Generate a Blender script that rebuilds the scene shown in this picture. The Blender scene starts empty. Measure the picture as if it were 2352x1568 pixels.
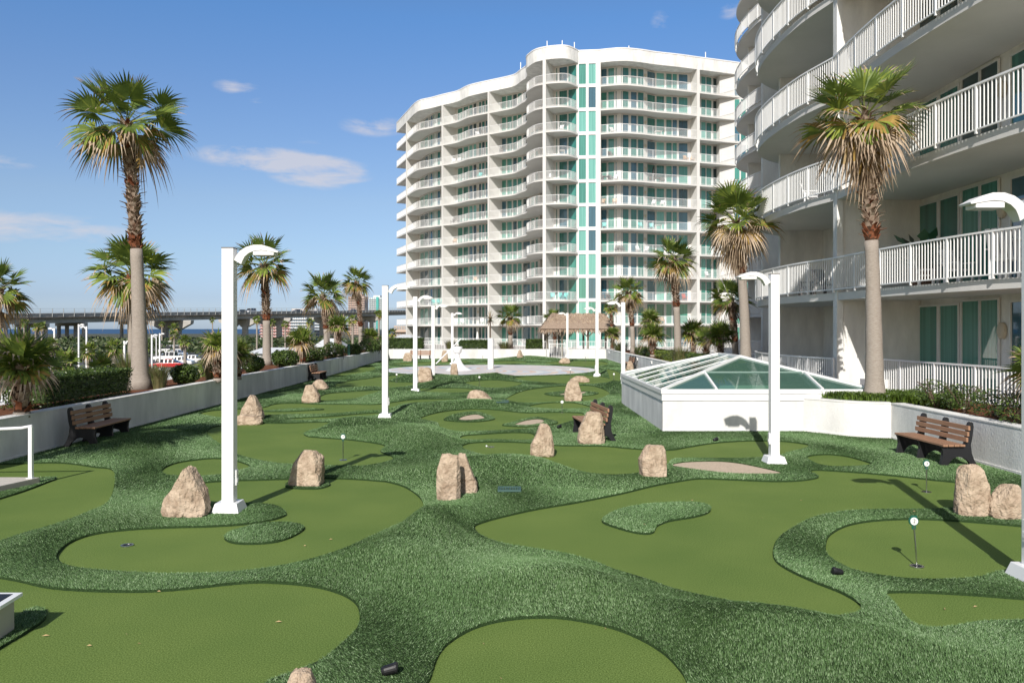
import bpy, bmesh, math, random
import numpy as np
from mathutils import Vector, Matrix, noise as mnoise
from mathutils.geometry import delaunay_2d_cdt

R = math.radians
sc = bpy.context.scene
COL = sc.collection
rng = random.Random(7)
nrng = np.random.default_rng(7)

# ------------------------------------------------------------------ camera
H = 2.65                    # eye height above the turf
F = 1829.0                  # focal length in px of a 2352 px wide frame
CX, CY = 1176.0, 755.0      # vanishing point of the view axis (horizon row)
cam_d = bpy.data.cameras.new('camera')
cam = bpy.data.objects.new('camera', cam_d)
COL.objects.link(cam)
cam.location = (0, 0, H)
cam.rotation_euler = (R(90), 0, 0)
cam_d.sensor_width = 36.0
cam_d.lens = 36.0 * F / 2352.0
cam_d.shift_y = -(784.0 - CY) / 2352.0
cam_d.clip_start = 0.1
cam_d.clip_end = 30000
sc.camera = cam

# ------------------------------------------------------------------ light
SUN_AZ = R(12.2)            # shadows run away from the viewer, a little to the right
SUN_EL = R(35.0)
sd = Vector((math.sin(SUN_AZ) * math.cos(SUN_EL), math.cos(SUN_AZ) * math.cos(SUN_EL), -math.sin(SUN_EL)))
sl = bpy.data.lights.new('sun', 'SUN')
sl.energy = 4.6
sl.angle = R(0.5)
sl.color = (1.0, 0.955, 0.89)
so = bpy.data.objects.new('sun', sl)
COL.objects.link(so)
so.rotation_euler = sd.to_track_quat('-Z', 'Y').to_euler()
so.location = (-20, -60, 60)

w = bpy.data.worlds.new('World')
sc.world = w
w.use_nodes = True
NT = w.node_tree
for n in list(NT.nodes):
    NT.nodes.remove(n)
def wn(t, **k):
    n = NT.nodes.new(t)
    for a, b in k.items():
        setattr(n, a, b)
    return n
def wmath(op, a, b=None, c=None, clamp=False):
    n = wn('ShaderNodeMath', operation=op, use_clamp=clamp)
    for i, v in enumerate((a, b, c)):
        if v is None: continue
        if isinstance(v, (int, float)): n.inputs[i].default_value = v
        else: NT.links.new(v, n.inputs[i])
    return n.outputs[0]
out = wn('ShaderNodeOutputWorld')
bg = wn('ShaderNodeBackground')
sky = wn('ShaderNodeTexSky', sky_type='NISHITA')
sky.sun_disc = False
sky.sun_elevation = SUN_EL
sky.sun_rotation = math.pi + SUN_AZ
sky.air_density = 1.0
sky.dust_density = 0.6
sky.ozone_density = 1.6
tc = wn('ShaderNodeTexCoord')
sep = wn('ShaderNodeSeparateXYZ')
NT.links.new(tc.outputs['Generated'], sep.inputs[0])
az = wmath('ARCTAN2', sep.outputs[0], sep.outputs[1])
el = wmath('ARCSINE', sep.outputs[2])
cmb = wn('ShaderNodeCombineXYZ')
NT.links.new(wmath('MULTIPLY', az, 9.0), cmb.inputs[0])
NT.links.new(wmath('MULTIPLY', el, 30.0), cmb.inputs[1])
nz = wn('ShaderNodeTexNoise')
nz.inputs['Scale'].default_value = 1.6
nz.inputs['Detail'].default_value = 7
nz.inputs['Roughness'].default_value = 0.62
nz.inputs['Distortion'].default_value = 0.4
NT.links.new(cmb.outputs[0], nz.inputs['Vector'])
tot = None
for (px, py, hx, hy, amp) in [(610, 365, 170, 30, 1.2), (735, 395, 125, 42, 1.25), (50, 520, 240, 36, .85), (20, 372, 55, 16, .5),
                              (860, 290, 85, 26, .65), (545, 200, 55, 17, .7), (590, 235, 40, 14, .6), (1518, 48, 26, 24, .5), (1685, 25, 40, 20, .5), (560, 592, 120, 6, .3), (700, 330, 60, 12, .2)]:
    a0 = math.atan2(px - CX, F); e0 = math.atan2(CY - py, math.hypot(F, px - CX))
    ha = hx / F; he = hy / F
    dx = wmath('DIVIDE', wmath('SUBTRACT', az, a0), ha)
    dy = wmath('DIVIDE', wmath('SUBTRACT', el, e0), he)
    r2 = wmath('ADD', wmath('MULTIPLY', dx, dx), wmath('MULTIPLY', dy, dy))
    m = wmath('MULTIPLY', wmath('SUBTRACT', 1.0, r2, clamp=True), amp)
    tot = m if tot is None else wmath('ADD', tot, m)
thr = wmath('ADD', tot, wmath('MULTIPLY', wmath('SUBTRACT', nz.outputs[0], 0.5), 4.2))
mask = wmath('MULTIPLY', wmath('MULTIPLY', wmath('SUBTRACT', thr, 0.12, clamp=True), 0.72), wmath('MULTIPLY', tot, 1.7, clamp=True), clamp=True)
# colour of the clear sky by height above the horizon, stronger away from the sun
rampn = wn('ShaderNodeValToRGB')
cr = rampn.color_ramp
stops = [(0.0, (.78, .98, 1.55)), (2.1, (.66, .79, 1.22)), (5.0, (.78, .87, 1.10)), (8.8, (.88, .93, 1.07)), (15.9, (.80, .97, 1.22)), (21.2, (.70, 1.03, 1.37)), (34, (.92, 1.0, 1.10))]
while len(cr.elements) < len(stops): cr.elements.new(0.5)
for e, (deg, c) in zip(cr.elements, stops):
    e.position = deg / 45.0; e.color = (c[0] / 2, c[1] / 2, c[2] / 2, 1)
NT.links.new(wmath('DIVIDE', el, R(45)), rampn.inputs[0])
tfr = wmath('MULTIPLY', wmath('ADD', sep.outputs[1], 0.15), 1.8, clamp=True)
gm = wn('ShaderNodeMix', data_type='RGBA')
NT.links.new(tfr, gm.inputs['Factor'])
gm.inputs['A'].default_value = (.55, .50, .45, 1)  # unseen sky behind the camera, tinted warm to take the blue out of shade
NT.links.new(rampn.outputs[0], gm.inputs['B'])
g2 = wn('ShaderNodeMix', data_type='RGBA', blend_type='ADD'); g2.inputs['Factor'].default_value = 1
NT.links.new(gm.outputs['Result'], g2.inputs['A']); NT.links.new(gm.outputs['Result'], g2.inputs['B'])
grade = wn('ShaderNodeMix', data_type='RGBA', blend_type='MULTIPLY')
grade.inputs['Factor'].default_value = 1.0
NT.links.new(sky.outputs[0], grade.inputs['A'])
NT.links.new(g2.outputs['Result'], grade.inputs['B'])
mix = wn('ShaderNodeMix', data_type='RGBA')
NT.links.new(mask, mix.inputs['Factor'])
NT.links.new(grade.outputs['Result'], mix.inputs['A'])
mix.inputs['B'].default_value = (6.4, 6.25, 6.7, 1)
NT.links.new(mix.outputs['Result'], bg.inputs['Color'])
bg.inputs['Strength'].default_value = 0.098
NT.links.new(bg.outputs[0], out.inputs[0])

vs = sc.view_settings
vs.view_transform = 'Standard'
vs.look = 'None'
vs.exposure = 0.12
vs.gamma = 1.0
vs.use_curve_mapping = False

# ------------------------------------------------------------------ helpers
def gp(px, py, z=0.0):
    """point where the sight line of a photo pixel meets height z"""
    d = (H - z) * F / (py - CY)
    return Vector(((px - CX) / F * d, d, z))
def dp(px, py, d):
    return Vector(((px - CX) / F * d, d, H + (CY - py) / F * d))

def smooth_closed(pts, n=5):
    res = []
    N = len(pts)
    for i in range(N):
        p0, p1, p2, p3 = (pts[(i + k - 1) % N] for k in range(4))
        for j in range(n):
            t = j / n
            res.append(tuple(0.5 * ((2 * p1[a]) + (-p0[a] + p2[a]) * t + (2 * p0[a] - 5 * p1[a] + 4 * p2[a] - p3[a]) * t * t
                                    + (-p0[a] + 3 * p1[a] - 3 * p2[a] + p3[a]) * t ** 3) for a in range(2)))
    return res
def smooth_open(pts, n=6):
    res = []
    P = [tuple(2 * pts[0][a] - pts[1][a] for a in range(len(pts[0])))] + list(pts) + [tuple(2 * pts[-1][a] - pts[-2][a] for a in range(len(pts[0])))]
    for i in range(len(pts) - 1):
        p0, p1, p2, p3 = P[i:i + 4]
        for j in range(n):
            t = j / n
            res.append(tuple(0.5 * ((2 * p1[a]) + (-p0[a] + p2[a]) * t + (2 * p0[a] - 5 * p1[a] + 4 * p2[a] - p3[a]) * t * t
                                    + (-p0[a] + 3 * p1[a] - 3 * p2[a] + p3[a]) * t ** 3) for a in range(len(pts[0]))))
    res.append(tuple(pts[-1]))
    return res
def resample(pts, step):
    out_ = [pts[0]]
    acc = 0.0
    for a, b in zip(pts, pts[1:]):
        L = math.dist(a, b)
        if L < 1e-9: continue
        t = step - acc
        while t <= L:
            out_.append(tuple(a[i] + (b[i] - a[i]) * t / L for i in range(len(a))))
            t += step
        acc = L - (t - step)
    return out_

class MB:
    def __init__(s):
        s.v = []; s.f = []; s.m = []
    def add(s, vs_, fs, mi=0):
        o = len(s.v)
        s.v.extend(tuple(p) for p in vs_)
        for f in fs:
            s.f.append(tuple(i + o for i in f)); s.m.append(mi)
    def box(s, x0, y0, z0, x1, y1, z1, mi=0):
        if x0 > x1: x0, x1 = x1, x0
        if y0 > y1: y0, y1 = y1, y0
        if z0 > z1: z0, z1 = z1, z0
        s.add([(x0, y0, z0), (x1, y0, z0), (x1, y1, z0), (x0, y1, z0), (x0, y0, z1), (x1, y0, z1), (x1, y1, z1), (x0, y1, z1)],
              [(0, 3, 2, 1), (4, 5, 6, 7), (0, 1, 5, 4), (1, 2, 6, 5), (2, 3, 7, 6), (3, 0, 4, 7)], mi)
    def bar(s, a, b, wd, ht, mi=0, up=(0, 0, 1)):
        a = Vector(a); b = Vector(b)
        d = (b - a).normalized()
        u = Vector(up)
        if abs(d.dot(u)) > 0.99: u = Vector((0, 1, 0))
        r = d.cross(u).normalized() * wd / 2
        t = r.cross(d).normalized() * ht / 2
        vs_ = [a - r - t, a + r - t, a + r + t, a - r + t, b - r - t, b + r - t, b + r + t, b - r + t]
        s.add(vs_, [(0, 1, 2, 3), (7, 6, 5, 4), (0, 4, 5, 1), (1, 5, 6, 2), (2, 6, 7, 3), (3, 7, 4, 0)], mi)
    def tube(s, pts, rad, n=8, mi=0, cap=True):
        pts = [Vector(p) for p in pts]
        if not hasattr(rad, '__len__'): rad = [rad] * len(pts)
        base = len(s.v)
        prev = None
        for i, p in enumerate(pts):
            d = (pts[min(i + 1, len(pts) - 1)] - pts[max(i - 1, 0)]).normalized()
            if prev is None:
                u = Vector((1, 0, 0)) if abs(d.x) < 0.9 else Vector((0, 1, 0))
            else: u = prev
            u = (u - d * u.dot(d)).normalized(); prev = u
            v_ = d.cross(u)
            for k in range(n):
                a = 2 * math.pi * k / n
                s.v.append(tuple(p + (u * math.cos(a) + v_ * math.sin(a)) * rad[i]))
        for i in range(len(pts) - 1):
            for k in range(n):
                s.f.append((base + i * n + k, base + i * n + (k + 1) % n, base + (i + 1) * n + (k + 1) % n, base + (i + 1) * n + k)); s.m.append(mi)
        if cap:
            s.f.append(tuple(base + k for k in reversed(range(n)))); s.m.append(mi)
            s.f.append(tuple(base + (len(pts) - 1) * n + k for k in range(n))); s.m.append(mi)
    def prism(s, poly, z0, z1, mi=0, top_mi=None):
        n = len(poly); o = len(s.v)
        s.v.extend((p[0], p[1], z0) for p in poly); s.v.extend((p[0], p[1], z1) for p in poly)
        for i in range(n):
            j = (i + 1) % n
            s.f.append((o + i, o + j, o + n + j, o + n + i)); s.m.append(mi)
        s.f.append(tuple(o + i for i in reversed(range(n)))); s.m.append(mi)
        s.f.append(tuple(o + n + i for i in range(n))); s.m.append(mi if top_mi is None else top_mi)
    def ribbon(s, a, b, z0, z1, mi=0):
        """solid band between two plan lines of equal length (a outer, b inner)"""
        n = len(a); o = len(s.v)
        for p, q in zip(a, b):
            s.v.extend([(p[0], p[1], z0), (p[0], p[1], z1), (q[0], q[1], z0), (q[0], q[1], z1)])
        for i in range(n - 1):
            k = o + 4 * i; l = k + 4
            for f in [(k, l, l + 1, k + 1), (k + 2, k + 3, l + 3, l + 2), (k + 1, l + 1, l + 3, k + 3), (k, k + 2, l + 2, l)]:
                s.f.append(f); s.m.append(mi)
        for k in (o, o + 4 * (n - 1)):
            s.f.append((k, k + 1, k + 3, k + 2)); s.m.append(mi)
    def build(s, name, mats, parent=None, world=True, smooth=False, shift=None, bevel=0):
        me = bpy.data.meshes.new(name)
        vs_ = s.v
        off = Vector((0, 0, 0))
        if parent is not None and world: off = root_loc(parent)
        if shift is not None: off = Vector(shift)
        if off.length > 0: vs_ = [(p[0] - off.x, p[1] - off.y, p[2] - off.z) for p in vs_]
        me.from_pydata(vs_, [], s.f)
        if not isinstance(mats, (list, tuple)): mats = [mats]
        for m in mats: me.materials.append(m)
        if len(mats) > 1: me.polygons.foreach_set('material_index', s.m)
        if smooth: me.polygons.foreach_set('use_smooth', [True] * len(me.polygons))
        me.update()
        o = bpy.data.objects.new(name, me)
        COL.objects.link(o)
        if parent is not None: o.parent = parent
        elif shift is not None: o.location = off
        if bevel:
            md = o.modifiers.new('bevel', 'BEVEL'); md.width = bevel; md.segments = 2; md.limit_method = 'ANGLE'; md.angle_limit = R(40)
        return o
def root_loc(o):
    l = Vector(o.location)
    while o.parent: o = o.parent; l += Vector(o.location)
    return l
def tag(o, label=None, cat=None, group=None, kind=None):
    if label: o['label'] = label
    if cat: o['category'] = cat
    if group: o['group'] = group
    if kind: o['kind'] = kind
    return o
def thing(name, label, cat, loc=(0, 0, 0), rz=0, group=None):
    o = bpy.data.objects.new(name, None)
    COL.objects.link(o)
    o.location = loc; o.rotation_euler = (0, 0, rz)
    o.empty_display_size = 0.2
    return tag(o, label, cat, group)
def structure(name, mb, m, **k):
    return tag(mb.build(name, m, **k), kind='structure')
KIDS = {}
def children(o):
    return [c for c in COL.objects if c.parent == o]
def copy_tree(o, parent=None, kids=None):
    c = o.copy(); COL.objects.link(c); c.parent = parent
    for ch in children(o): copy_tree(ch, c)
    return c

# ------------------------------------------------------------------ materials
MATS = {}
def mat(name, col, rough=0.6, spec=0.5, metal=0.0, var=0.0, var_scale=5.0, col2=None, bump=0.0, bump_scale=40.0, stretch=None, detail=5, coat=0.0, trans=0.0, contrast=None, bdist=0.02):
    m = bpy.data.materials.new(name); m.use_nodes = True
    nt = m.node_tree; b = nt.nodes['Principled BSDF']
    b.inputs['Base Color'].default_value = (*col, 1)
    b.inputs['Roughness'].default_value = rough
    b.inputs['Specular IOR Level'].default_value = spec
    b.inputs['Metallic'].default_value = metal
    b.inputs['Coat Weight'].default_value = coat
    tcn = nt.nodes.new('ShaderNodeTexCoord'); mp = nt.nodes.new('ShaderNodeMapping')
    nt.links.new(tcn.outputs['Object'], mp.inputs[0])
    if stretch: mp.inputs['Scale'].default_value = stretch
    if var > 0 or col2:
        n = nt.nodes.new('ShaderNodeTexNoise'); n.inputs['Scale'].default_value = var_scale; n.inputs['Detail'].default_value = detail
        n.inputs['Roughness'].default_value = 0.6
        nt.links.new(mp.outputs[0], n.inputs['Vector'])
        rp = nt.nodes.new('ShaderNodeValToRGB')
        c2 = col2 if col2 else tuple(max(0, c * (1 - var)) for c in col)
        c1 = col if col2 else tuple(min(1, c * (1 + var * 0.5)) for c in col)
        lo, hi = contrast if contrast else (0.32, 0.68)
        rp.color_ramp.elements[0].position = lo; rp.color_ramp.elements[0].color = (*c2, 1)
        rp.color_ramp.elements[1].position = hi; rp.color_ramp.elements[1].color = (*c1, 1)
        nt.links.new(n.outputs['Fac'], rp.inputs[0]); nt.links.new(rp.outputs[0], b.inputs['Base Color'])
    if bump > 0:
        n2 = nt.nodes.new('ShaderNodeTexNoise'); n2.inputs['Scale'].default_value = bump_scale; n2.inputs['Detail'].default_value = 6
        nt.links.new(mp.outputs[0], n2.inputs['Vector'])
        bn = nt.nodes.new('ShaderNodeBump'); bn.inputs['Strength'].default_value = bump; bn.inputs['Distance'].default_value = bdist
        nt.links.new(n2.outputs['Fac'], bn.inputs['Height']); nt.links.new(bn.outputs[0], b.inputs['Normal'])
    MATS[name] = m
    return m
def leafmat(name, col, col2, rough=0.5, transl=0.3, scale=3.0):
    m = mat(name, col, rough=rough, spec=0.35, col2=col2, var=.1, var_scale=scale, detail=3)
    nt = m.node_tree; b = nt.nodes['Principled BSDF']; o = nt.nodes['Material Output']
    tr = nt.nodes.new('ShaderNodeBsdfTranslucent'); mx = nt.nodes.new('ShaderNodeMixShader')
    mx.inputs[0].default_value = transl
    src = b.inputs['Base Color'].links[0].from_socket
    nt.links.new(src, tr.inputs[0])
    nt.links.new(b.outputs[0], mx.inputs[1]); nt.links.new(tr.outputs[0], mx.inputs[2]); nt.links.new(mx.outputs[0], o.inputs[0])
    return m

stucco = mat('stucco_white', (0.80, 0.78, 0.74), rough=0.85, spec=0.2, var=0.07, var_scale=0.9, bump=0.25, bump_scale=60)
stucco_wall = mat('stucco_planter', (0.80, 0.79, 0.76), rough=0.85, spec=0.2, var=0.20, var_scale=1.4, bump=0.5, bump_scale=45, stretch=(1, 1, .35))
stucco_bldg = mat('stucco_building', (0.68, 0.665, 0.635), rough=0.9, spec=0.15, var=0.06, var_scale=0.5, bump=0.12, bump_scale=30)
paint_white = mat('paint_white', (0.82, 0.82, 0.82), rough=0.35, spec=0.5, var=0.03, var_scale=3)
rail_white = mat('rail_white', (0.80, 0.80, 0.79), rough=0.4, spec=0.4)
frame_white = mat('frame_white', (0.72, 0.72, 0.70), rough=0.4)
concrete = mat('concrete_grey', (0.46, 0.44, 0.41), rough=0.9, spec=0.2, var=0.25, var_scale=0.3, stretch=(1, 1, 4))
concrete_dark = mat('concrete_dark', (0.22, 0.19, 0.165), rough=0.95, spec=0.1, var=0.3, var_scale=0.4)
black_plastic = mat('black_plastic', (0.018, 0.018, 0.02), rough=0.45, spec=0.4, bump=0.15, bump_scale=80)
wood_slat = mat('brown_slat', (0.36, 0.20, 0.12), rough=0.55, spec=0.35, var=0.25, var_scale=4, stretch=(1, 12, 12), bump=0.1)
rock_m = mat('sandstone', (0.55, 0.435, 0.325), rough=0.92, spec=0.15, col2=(0.27, 0.19, 0.13), var_scale=5.5, bump=1.0, bump_scale=16, detail=10, contrast=(0.30, 0.60), bdist=.05)
sand_m = mat('sand', (0.56, 0.45, 0.34), rough=1.0, spec=0.1, var=0.2, var_scale=30, bump=0.4, bump_scale=90)
metal_m = mat('steel', (0.6, 0.6, 0.6), rough=0.25, metal=1.0)
green_pl = mat('green_plastic', (0.01, 0.11, 0.07), rough=0.4)
mulch_m = mat('pine_straw', (0.26, 0.11, 0.055), rough=1.0, spec=0.1, col2=(0.09, 0.04, 0.025), var_scale=16, bump=1.0, bump_scale=30, stretch=(1, 3, 1))
black_m = mat('black', (0.01, 0.01, 0.011), rough=0.5)
asphalt = mat('asphalt', (0.09, 0.09, 0.09), rough=0.9, var=0.3, var_scale=0.4)
trunk_grey = mat('palm_trunk_grey', (0.39, 0.345, 0.30), rough=0.95, spec=0.1, col2=(0.27, 0.23, 0.195), var_scale=6, stretch=(2, 2, 12), bump=0.5, bump_scale=9, detail=6)
trunk_boot = mat('palm_boot', (0.44, 0.355, 0.28), rough=0.9, spec=0.15, col2=(0.17, 0.10, 0.065), var_scale=6, detail=5, contrast=(.35, .62))
trunk_core = mat('palm_core', (0.10, 0.06, 0.04), rough=1, spec=.05, col2=(.04, .022, .015), var_scale=8)
trunk_red = mat('palm_red_fibre', (0.33, 0.13, 0.07), rough=0.95, spec=0.1, col2=(0.12, 0.04, 0.02), var_scale=9)
leaf_g = leafmat('palm_leaf_green', (0.185, 0.255, 0.05), (0.085, 0.135, 0.028))
leaf_l = leafmat('palm_leaf_light', (0.34, 0.39, 0.07), (0.18, 0.25, 0.045))
leaf_o = leafmat('palm_leaf_ochre', (0.50, 0.33, 0.10), (0.27, 0.17, 0.05))
leaf_t = leafmat('palm_leaf_tan', (0.56, 0.44, 0.31), (0.30, 0.21, 0.14), transl=0.15)
shrub_g = leafmat('shrub_leaf', (0.14, 0.205, 0.045), (0.045, 0.08, 0.02), rough=0.3, transl=0.2, scale=6)
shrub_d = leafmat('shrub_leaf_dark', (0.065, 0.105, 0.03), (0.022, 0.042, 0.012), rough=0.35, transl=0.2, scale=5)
far_g = leafmat('far_foliage', (0.145, 0.175, 0.08), (0.06, 0.08, 0.038), transl=0.15, scale=.6)
lirio_g = leafmat('border_leaf', (0.20, 0.30, 0.045), (0.09, 0.16, 0.025), rough=0.35)
grass_t = leafmat('ornamental_grass', (0.28, 0.24, 0.12), (0.12, 0.13, 0.05))
thatch = mat('thatch', (0.50, 0.39, 0.30), rough=1.0, spec=0.05, col2=(0.20, 0.14, 0.10), var_scale=4, stretch=(5, 5, 1), bump=1.0, bump_scale=20)
twig_m = mat('twig', (0.12, 0.08, 0.055), rough=0.9)
# ------------------------------------------------------------------ the putting course
rough_base = mat('rough_turf_base', (0.048, 0.088, 0.030), rough=0.9, spec=0.1, col2=(0.018, 0.036, 0.013), var_scale=70, bump=1.0, bump_scale=120, detail=4)
bl_a = mat('turf_blade_mid', (0.140, 0.245, 0.098), rough=0.6, spec=0.18, col2=(0.100, 0.182, 0.066), var_scale=1.2)
bl_b = mat('turf_blade_dark', (0.086, 0.155, 0.053), rough=0.6, spec=0.15, var=0.2, var_scale=1.5)
bl_c = mat('turf_blade_pale', (0.29, 0.41, 0.22), rough=0.5, spec=0.25, var=0.2, var_scale=1.5)
def green_mat():
    m = mat('putting_turf', (0.1, 0.2, 0.03), rough=0.85, spec=0.12)
    nt = m.node_tree; b = nt.nodes['Principled BSDF']; mp = [n for n in nt.nodes if n.type == 'MAPPING'][0]
    def noise(s, d=3):
        n = nt.nodes.new('ShaderNodeTexNoise'); n.inputs['Scale'].default_value = s; n.inputs['Detail'].default_value = d
        nt.links.new(mp.outputs[0], n.inputs['Vector']); return n
    def ramp(src, a, ca, b_, cb):
        r = nt.nodes.new('ShaderNodeValToRGB'); r.color_ramp.elements[0].position = a; r.color_ramp.elements[0].color = (*ca, 1)
        r.color_ramp.elements[1].position = b_; r.color_ramp.elements[1].color = (*cb, 1); nt.links.new(src, r.inputs[0]); return r
    fine = ramp(noise(80, 5).outputs['Fac'], .32, (0.070, 0.114, 0.020), .66, (0.190, 0.270, 0.074))
    big = ramp(noise(0.7, 3).outputs['Fac'], .3, (0.86, 0.9, 0.86), .7, (1.1, 1.06, 1.05))
    mx = nt.nodes.new('ShaderNodeMix'); mx.data_type = 'RGBA'; mx.blend_type = 'MULTIPLY'; mx.inputs['Factor'].default_value = 1
    nt.links.new(fine.outputs[0], mx.inputs['A']); nt.links.new(big.outputs[0], mx.inputs['B']); nt.links.new(mx.outputs['Result'], b.inputs['Base Color'])
    bn = nt.nodes.new('ShaderNodeBump'); bn.inputs['Strength'].default_value = 0.35; bn.inputs['Distance'].default_value = 0.006
    nt.links.new(noise(95, 3).outputs['Fac'], bn.inputs['Height']); nt.links.new(bn.outputs[0], b.inputs['Normal'])
    return m
green_turf = green_mat()

GREENS = [
 [(125,1099),(200,1072),(160,1066),(110,1064),(0,1067),(-150,1068),(-420,1072),(-420,1330),(-150,1290),(0,1246),(60,1226),(130,1206),(200,1180),(252,1150),(284,1122),(291,1102),(262,1084),(215,1074),(150,1100),(115,1107),(60,1128),(0,1146),(-110,1182),(-110,1170),(0,1125)][2:14] + [(262,1084),(215,1074)],
 [(132,1290),(136,1270),(165,1246),(220,1228),(300,1218),(400,1213),(480,1211),(560,1206),(620,1197),(656,1184),(640,1166),(600,1159),(540,1158),(485,1156),(462,1142),(452,1128),(450,1113),(518,1106),(590,1104),(656,1102),(742,1100),(815,1102),(869,1106),(894,1109),(930,1120),(960,1140),(973,1160),(968,1180),(940,1196),(895,1216),(850,1236),(800,1259),(740,1280),(660,1300),(560,1315),(460,1321),(350,1321),(240,1314),(170,1306)],
 [(371,1081),(397,1067),(437,1059),(491,1054),(535,1058),(572,1070),(566,1078),(542,1084),(513,1091),(451,1096),(400,1094),(380,1091)],
 [(475,998),(479,988),(497,980),(543,975),(599,973),(653,973),(707,971),(761,970),(802,971),(823,973),(788,976),(734,984),(699,995),(707,1003),(734,1006),(802,1011),(856,1018),(884,1025),(874,1038),(898,1048),(902,1056),(876,1065),(828,1072),(780,1071),(734,1071),(653,1067),(613,1062),(572,1053),(543,1044),(529,1037),(513,1026),(491,1012)],
 [(460,951),(480,945),(513,942),(599,937),(626,930),(653,927),(694,927),(734,929),(810,929),(869,929),(943,919),(1000,917),(1068,917),(1066,923),(972,928),(900,937),(880,944),(842,945),(788,949),(734,952),(653,953),(600,955),(518,960),(491,958)],
 [(653,964),(694,960),(761,957),(815,952),(863,949),(877,951),(856,956),(815,958),(761,963),(707,966)],
 [(965,962),(977,956),(1008,948),(1044,943),(1092,940),(1140,942),(1176,946),(1212,949),(1260,948),(1308,948),(1340,951),(1336,962),(1308,969),(1284,976),(1250,981),(1188,987),(1140,990),(1092,992),(1044,993),(1020,988),(1010,981),(1005,972),(984,967)],
 [(1056,1006),(1068,1001),(1104,998.5),(1152,995.5),(1188,994.5),(1224,997.5),(1218,1012),(1140,1011),(1092,1012),(1061,1010)],
 [(1062,1026),(1068,1022),(1087,1018),(1140,1016),(1212,1018),(1277,1024),(1332,1025),(1392,1026),(1455,1032),(1535,1035),(1581,1028),(1638,1019),(1706,1014),(1763,1013.5),(1809,1015.5),(1850,1021),(1858,1026),(1843,1033),(1809,1041),(1795,1047),(1752,1052),(1706,1054),(1592,1054),(1546,1057),(1530,1070),(1480,1085),(1444,1091),(1392,1092),(1332,1085),(1272,1072),(1212,1067),(1164,1057),(1116,1048),(1082,1039),(1065,1032)],
 [(1854,1052),(1867,1047),(1903,1045),(1948,1050),(1999,1065),(1993,1070),(1948,1073),(1903,1072),(1873,1065)],
 [(1090,1215),(1100,1205),(1150,1190),(1230,1172),(1330,1155),(1430,1135),(1500,1118),(1560,1107),(1610,1101),(1700,1104),(1780,1107),(1840,1105),(1879,1098),(1872,1090),(1861,1085),(1873,1081),(1933,1084),(2023,1091),(2143,1104),(2209,1113),(2225,1140),(2209,1168),(2185,1169),(2113,1172),(1993,1173),(1933,1178),(1873,1190),(1828,1211),(1792,1235),(1777,1259),(1779,1287),(1811,1311),(1871,1339),(1931,1363),(1971,1387),(1979,1403),(1963,1413),(1911,1419),(1851,1413),(1751,1397),(1651,1379),(1551,1357),(1483,1333),(1411,1311),(1370,1295),(1300,1275),(1220,1262),(1150,1250),(1105,1232)],
 [(1897,1263),(1903,1235),(1931,1215),(1971,1203),(2031,1196),(2111,1194),(2211,1199),(2352,1211),(2450,1225),(2450,1290),(2327,1311),(2291,1317),(2251,1329),(2171,1334),(2071,1331),(1971,1315),(1931,1299),(1903,1279)],
 [(2035,1367),(2055,1362),(2131,1363),(2240,1369),(2352,1378),(2500,1390),(2500,1420),(2352,1428),(2251,1432),(2191,1443),(2131,1445),(2091,1431),(2059,1395)],
 [(985,1568),(1012,1500),(1060,1460),(1120,1435),(1200,1422),(1290,1422),(1390,1440),(1460,1465),(1520,1500),(1560,1540),(1580,1580),(1600,1700),(940,1700)],
 [(-300,1290),(0,1329),(120,1353),(280,1361),(400,1357),(560,1341),(640,1341),(720,1349),(780,1365),(816,1387),(826,1415),(820,1447),(780,1487),(740,1519),(680,1547),(610,1575),(500,1680),(-300,1680)],
 # far greens, thin by perspective
 [(734,921),(744,907),(790,901),(860,897),(915,895),(960,893),(1060,892),(1100,898),(1040,903),(940,900),(860,905),(815,916)],
 [(768,884),(800,876),(850,869),(880,865),(930,860),(950,863),(930,870),(890,876),(960,880),(940,888),(850,893),(790,891)],
 [(1070,878),(1110,874),(1150,874),(1200,880),(1170,890),(1120,891),(1085,886)],
 [(1190,902),(1230,893),(1290,887),(1350,886),(1380,892),(1400,905),(1360,921),(1300,923),(1200,926),(1160,920)],
 [(1214,935),(1240,928),(1280,925),(1320,926),(1356,935),(1340,939),(1260,940)],
 [(1180,868),(1240,863),(1340,862),(1395,868),(1400,880),(1330,883),(1240,878),(1200,874)],
 [(700,862),(760,852),(800,846),(850,842),(862,848),(830,857),(770,864)],
 [(900,835),(980,831),(1060,829),(1080,833),(1020,836),(950,839)],
 [(1100,833),(1150,829),(1210,831),(1190,835),(1130,836)],
 [(1250,833),(1320,829),(1385,831),(1395,838),(1340,842),(1290,839)],
 [(1395,848),(1425,858),(1420,885),(1405,880),(1398,862)],
]
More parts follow.
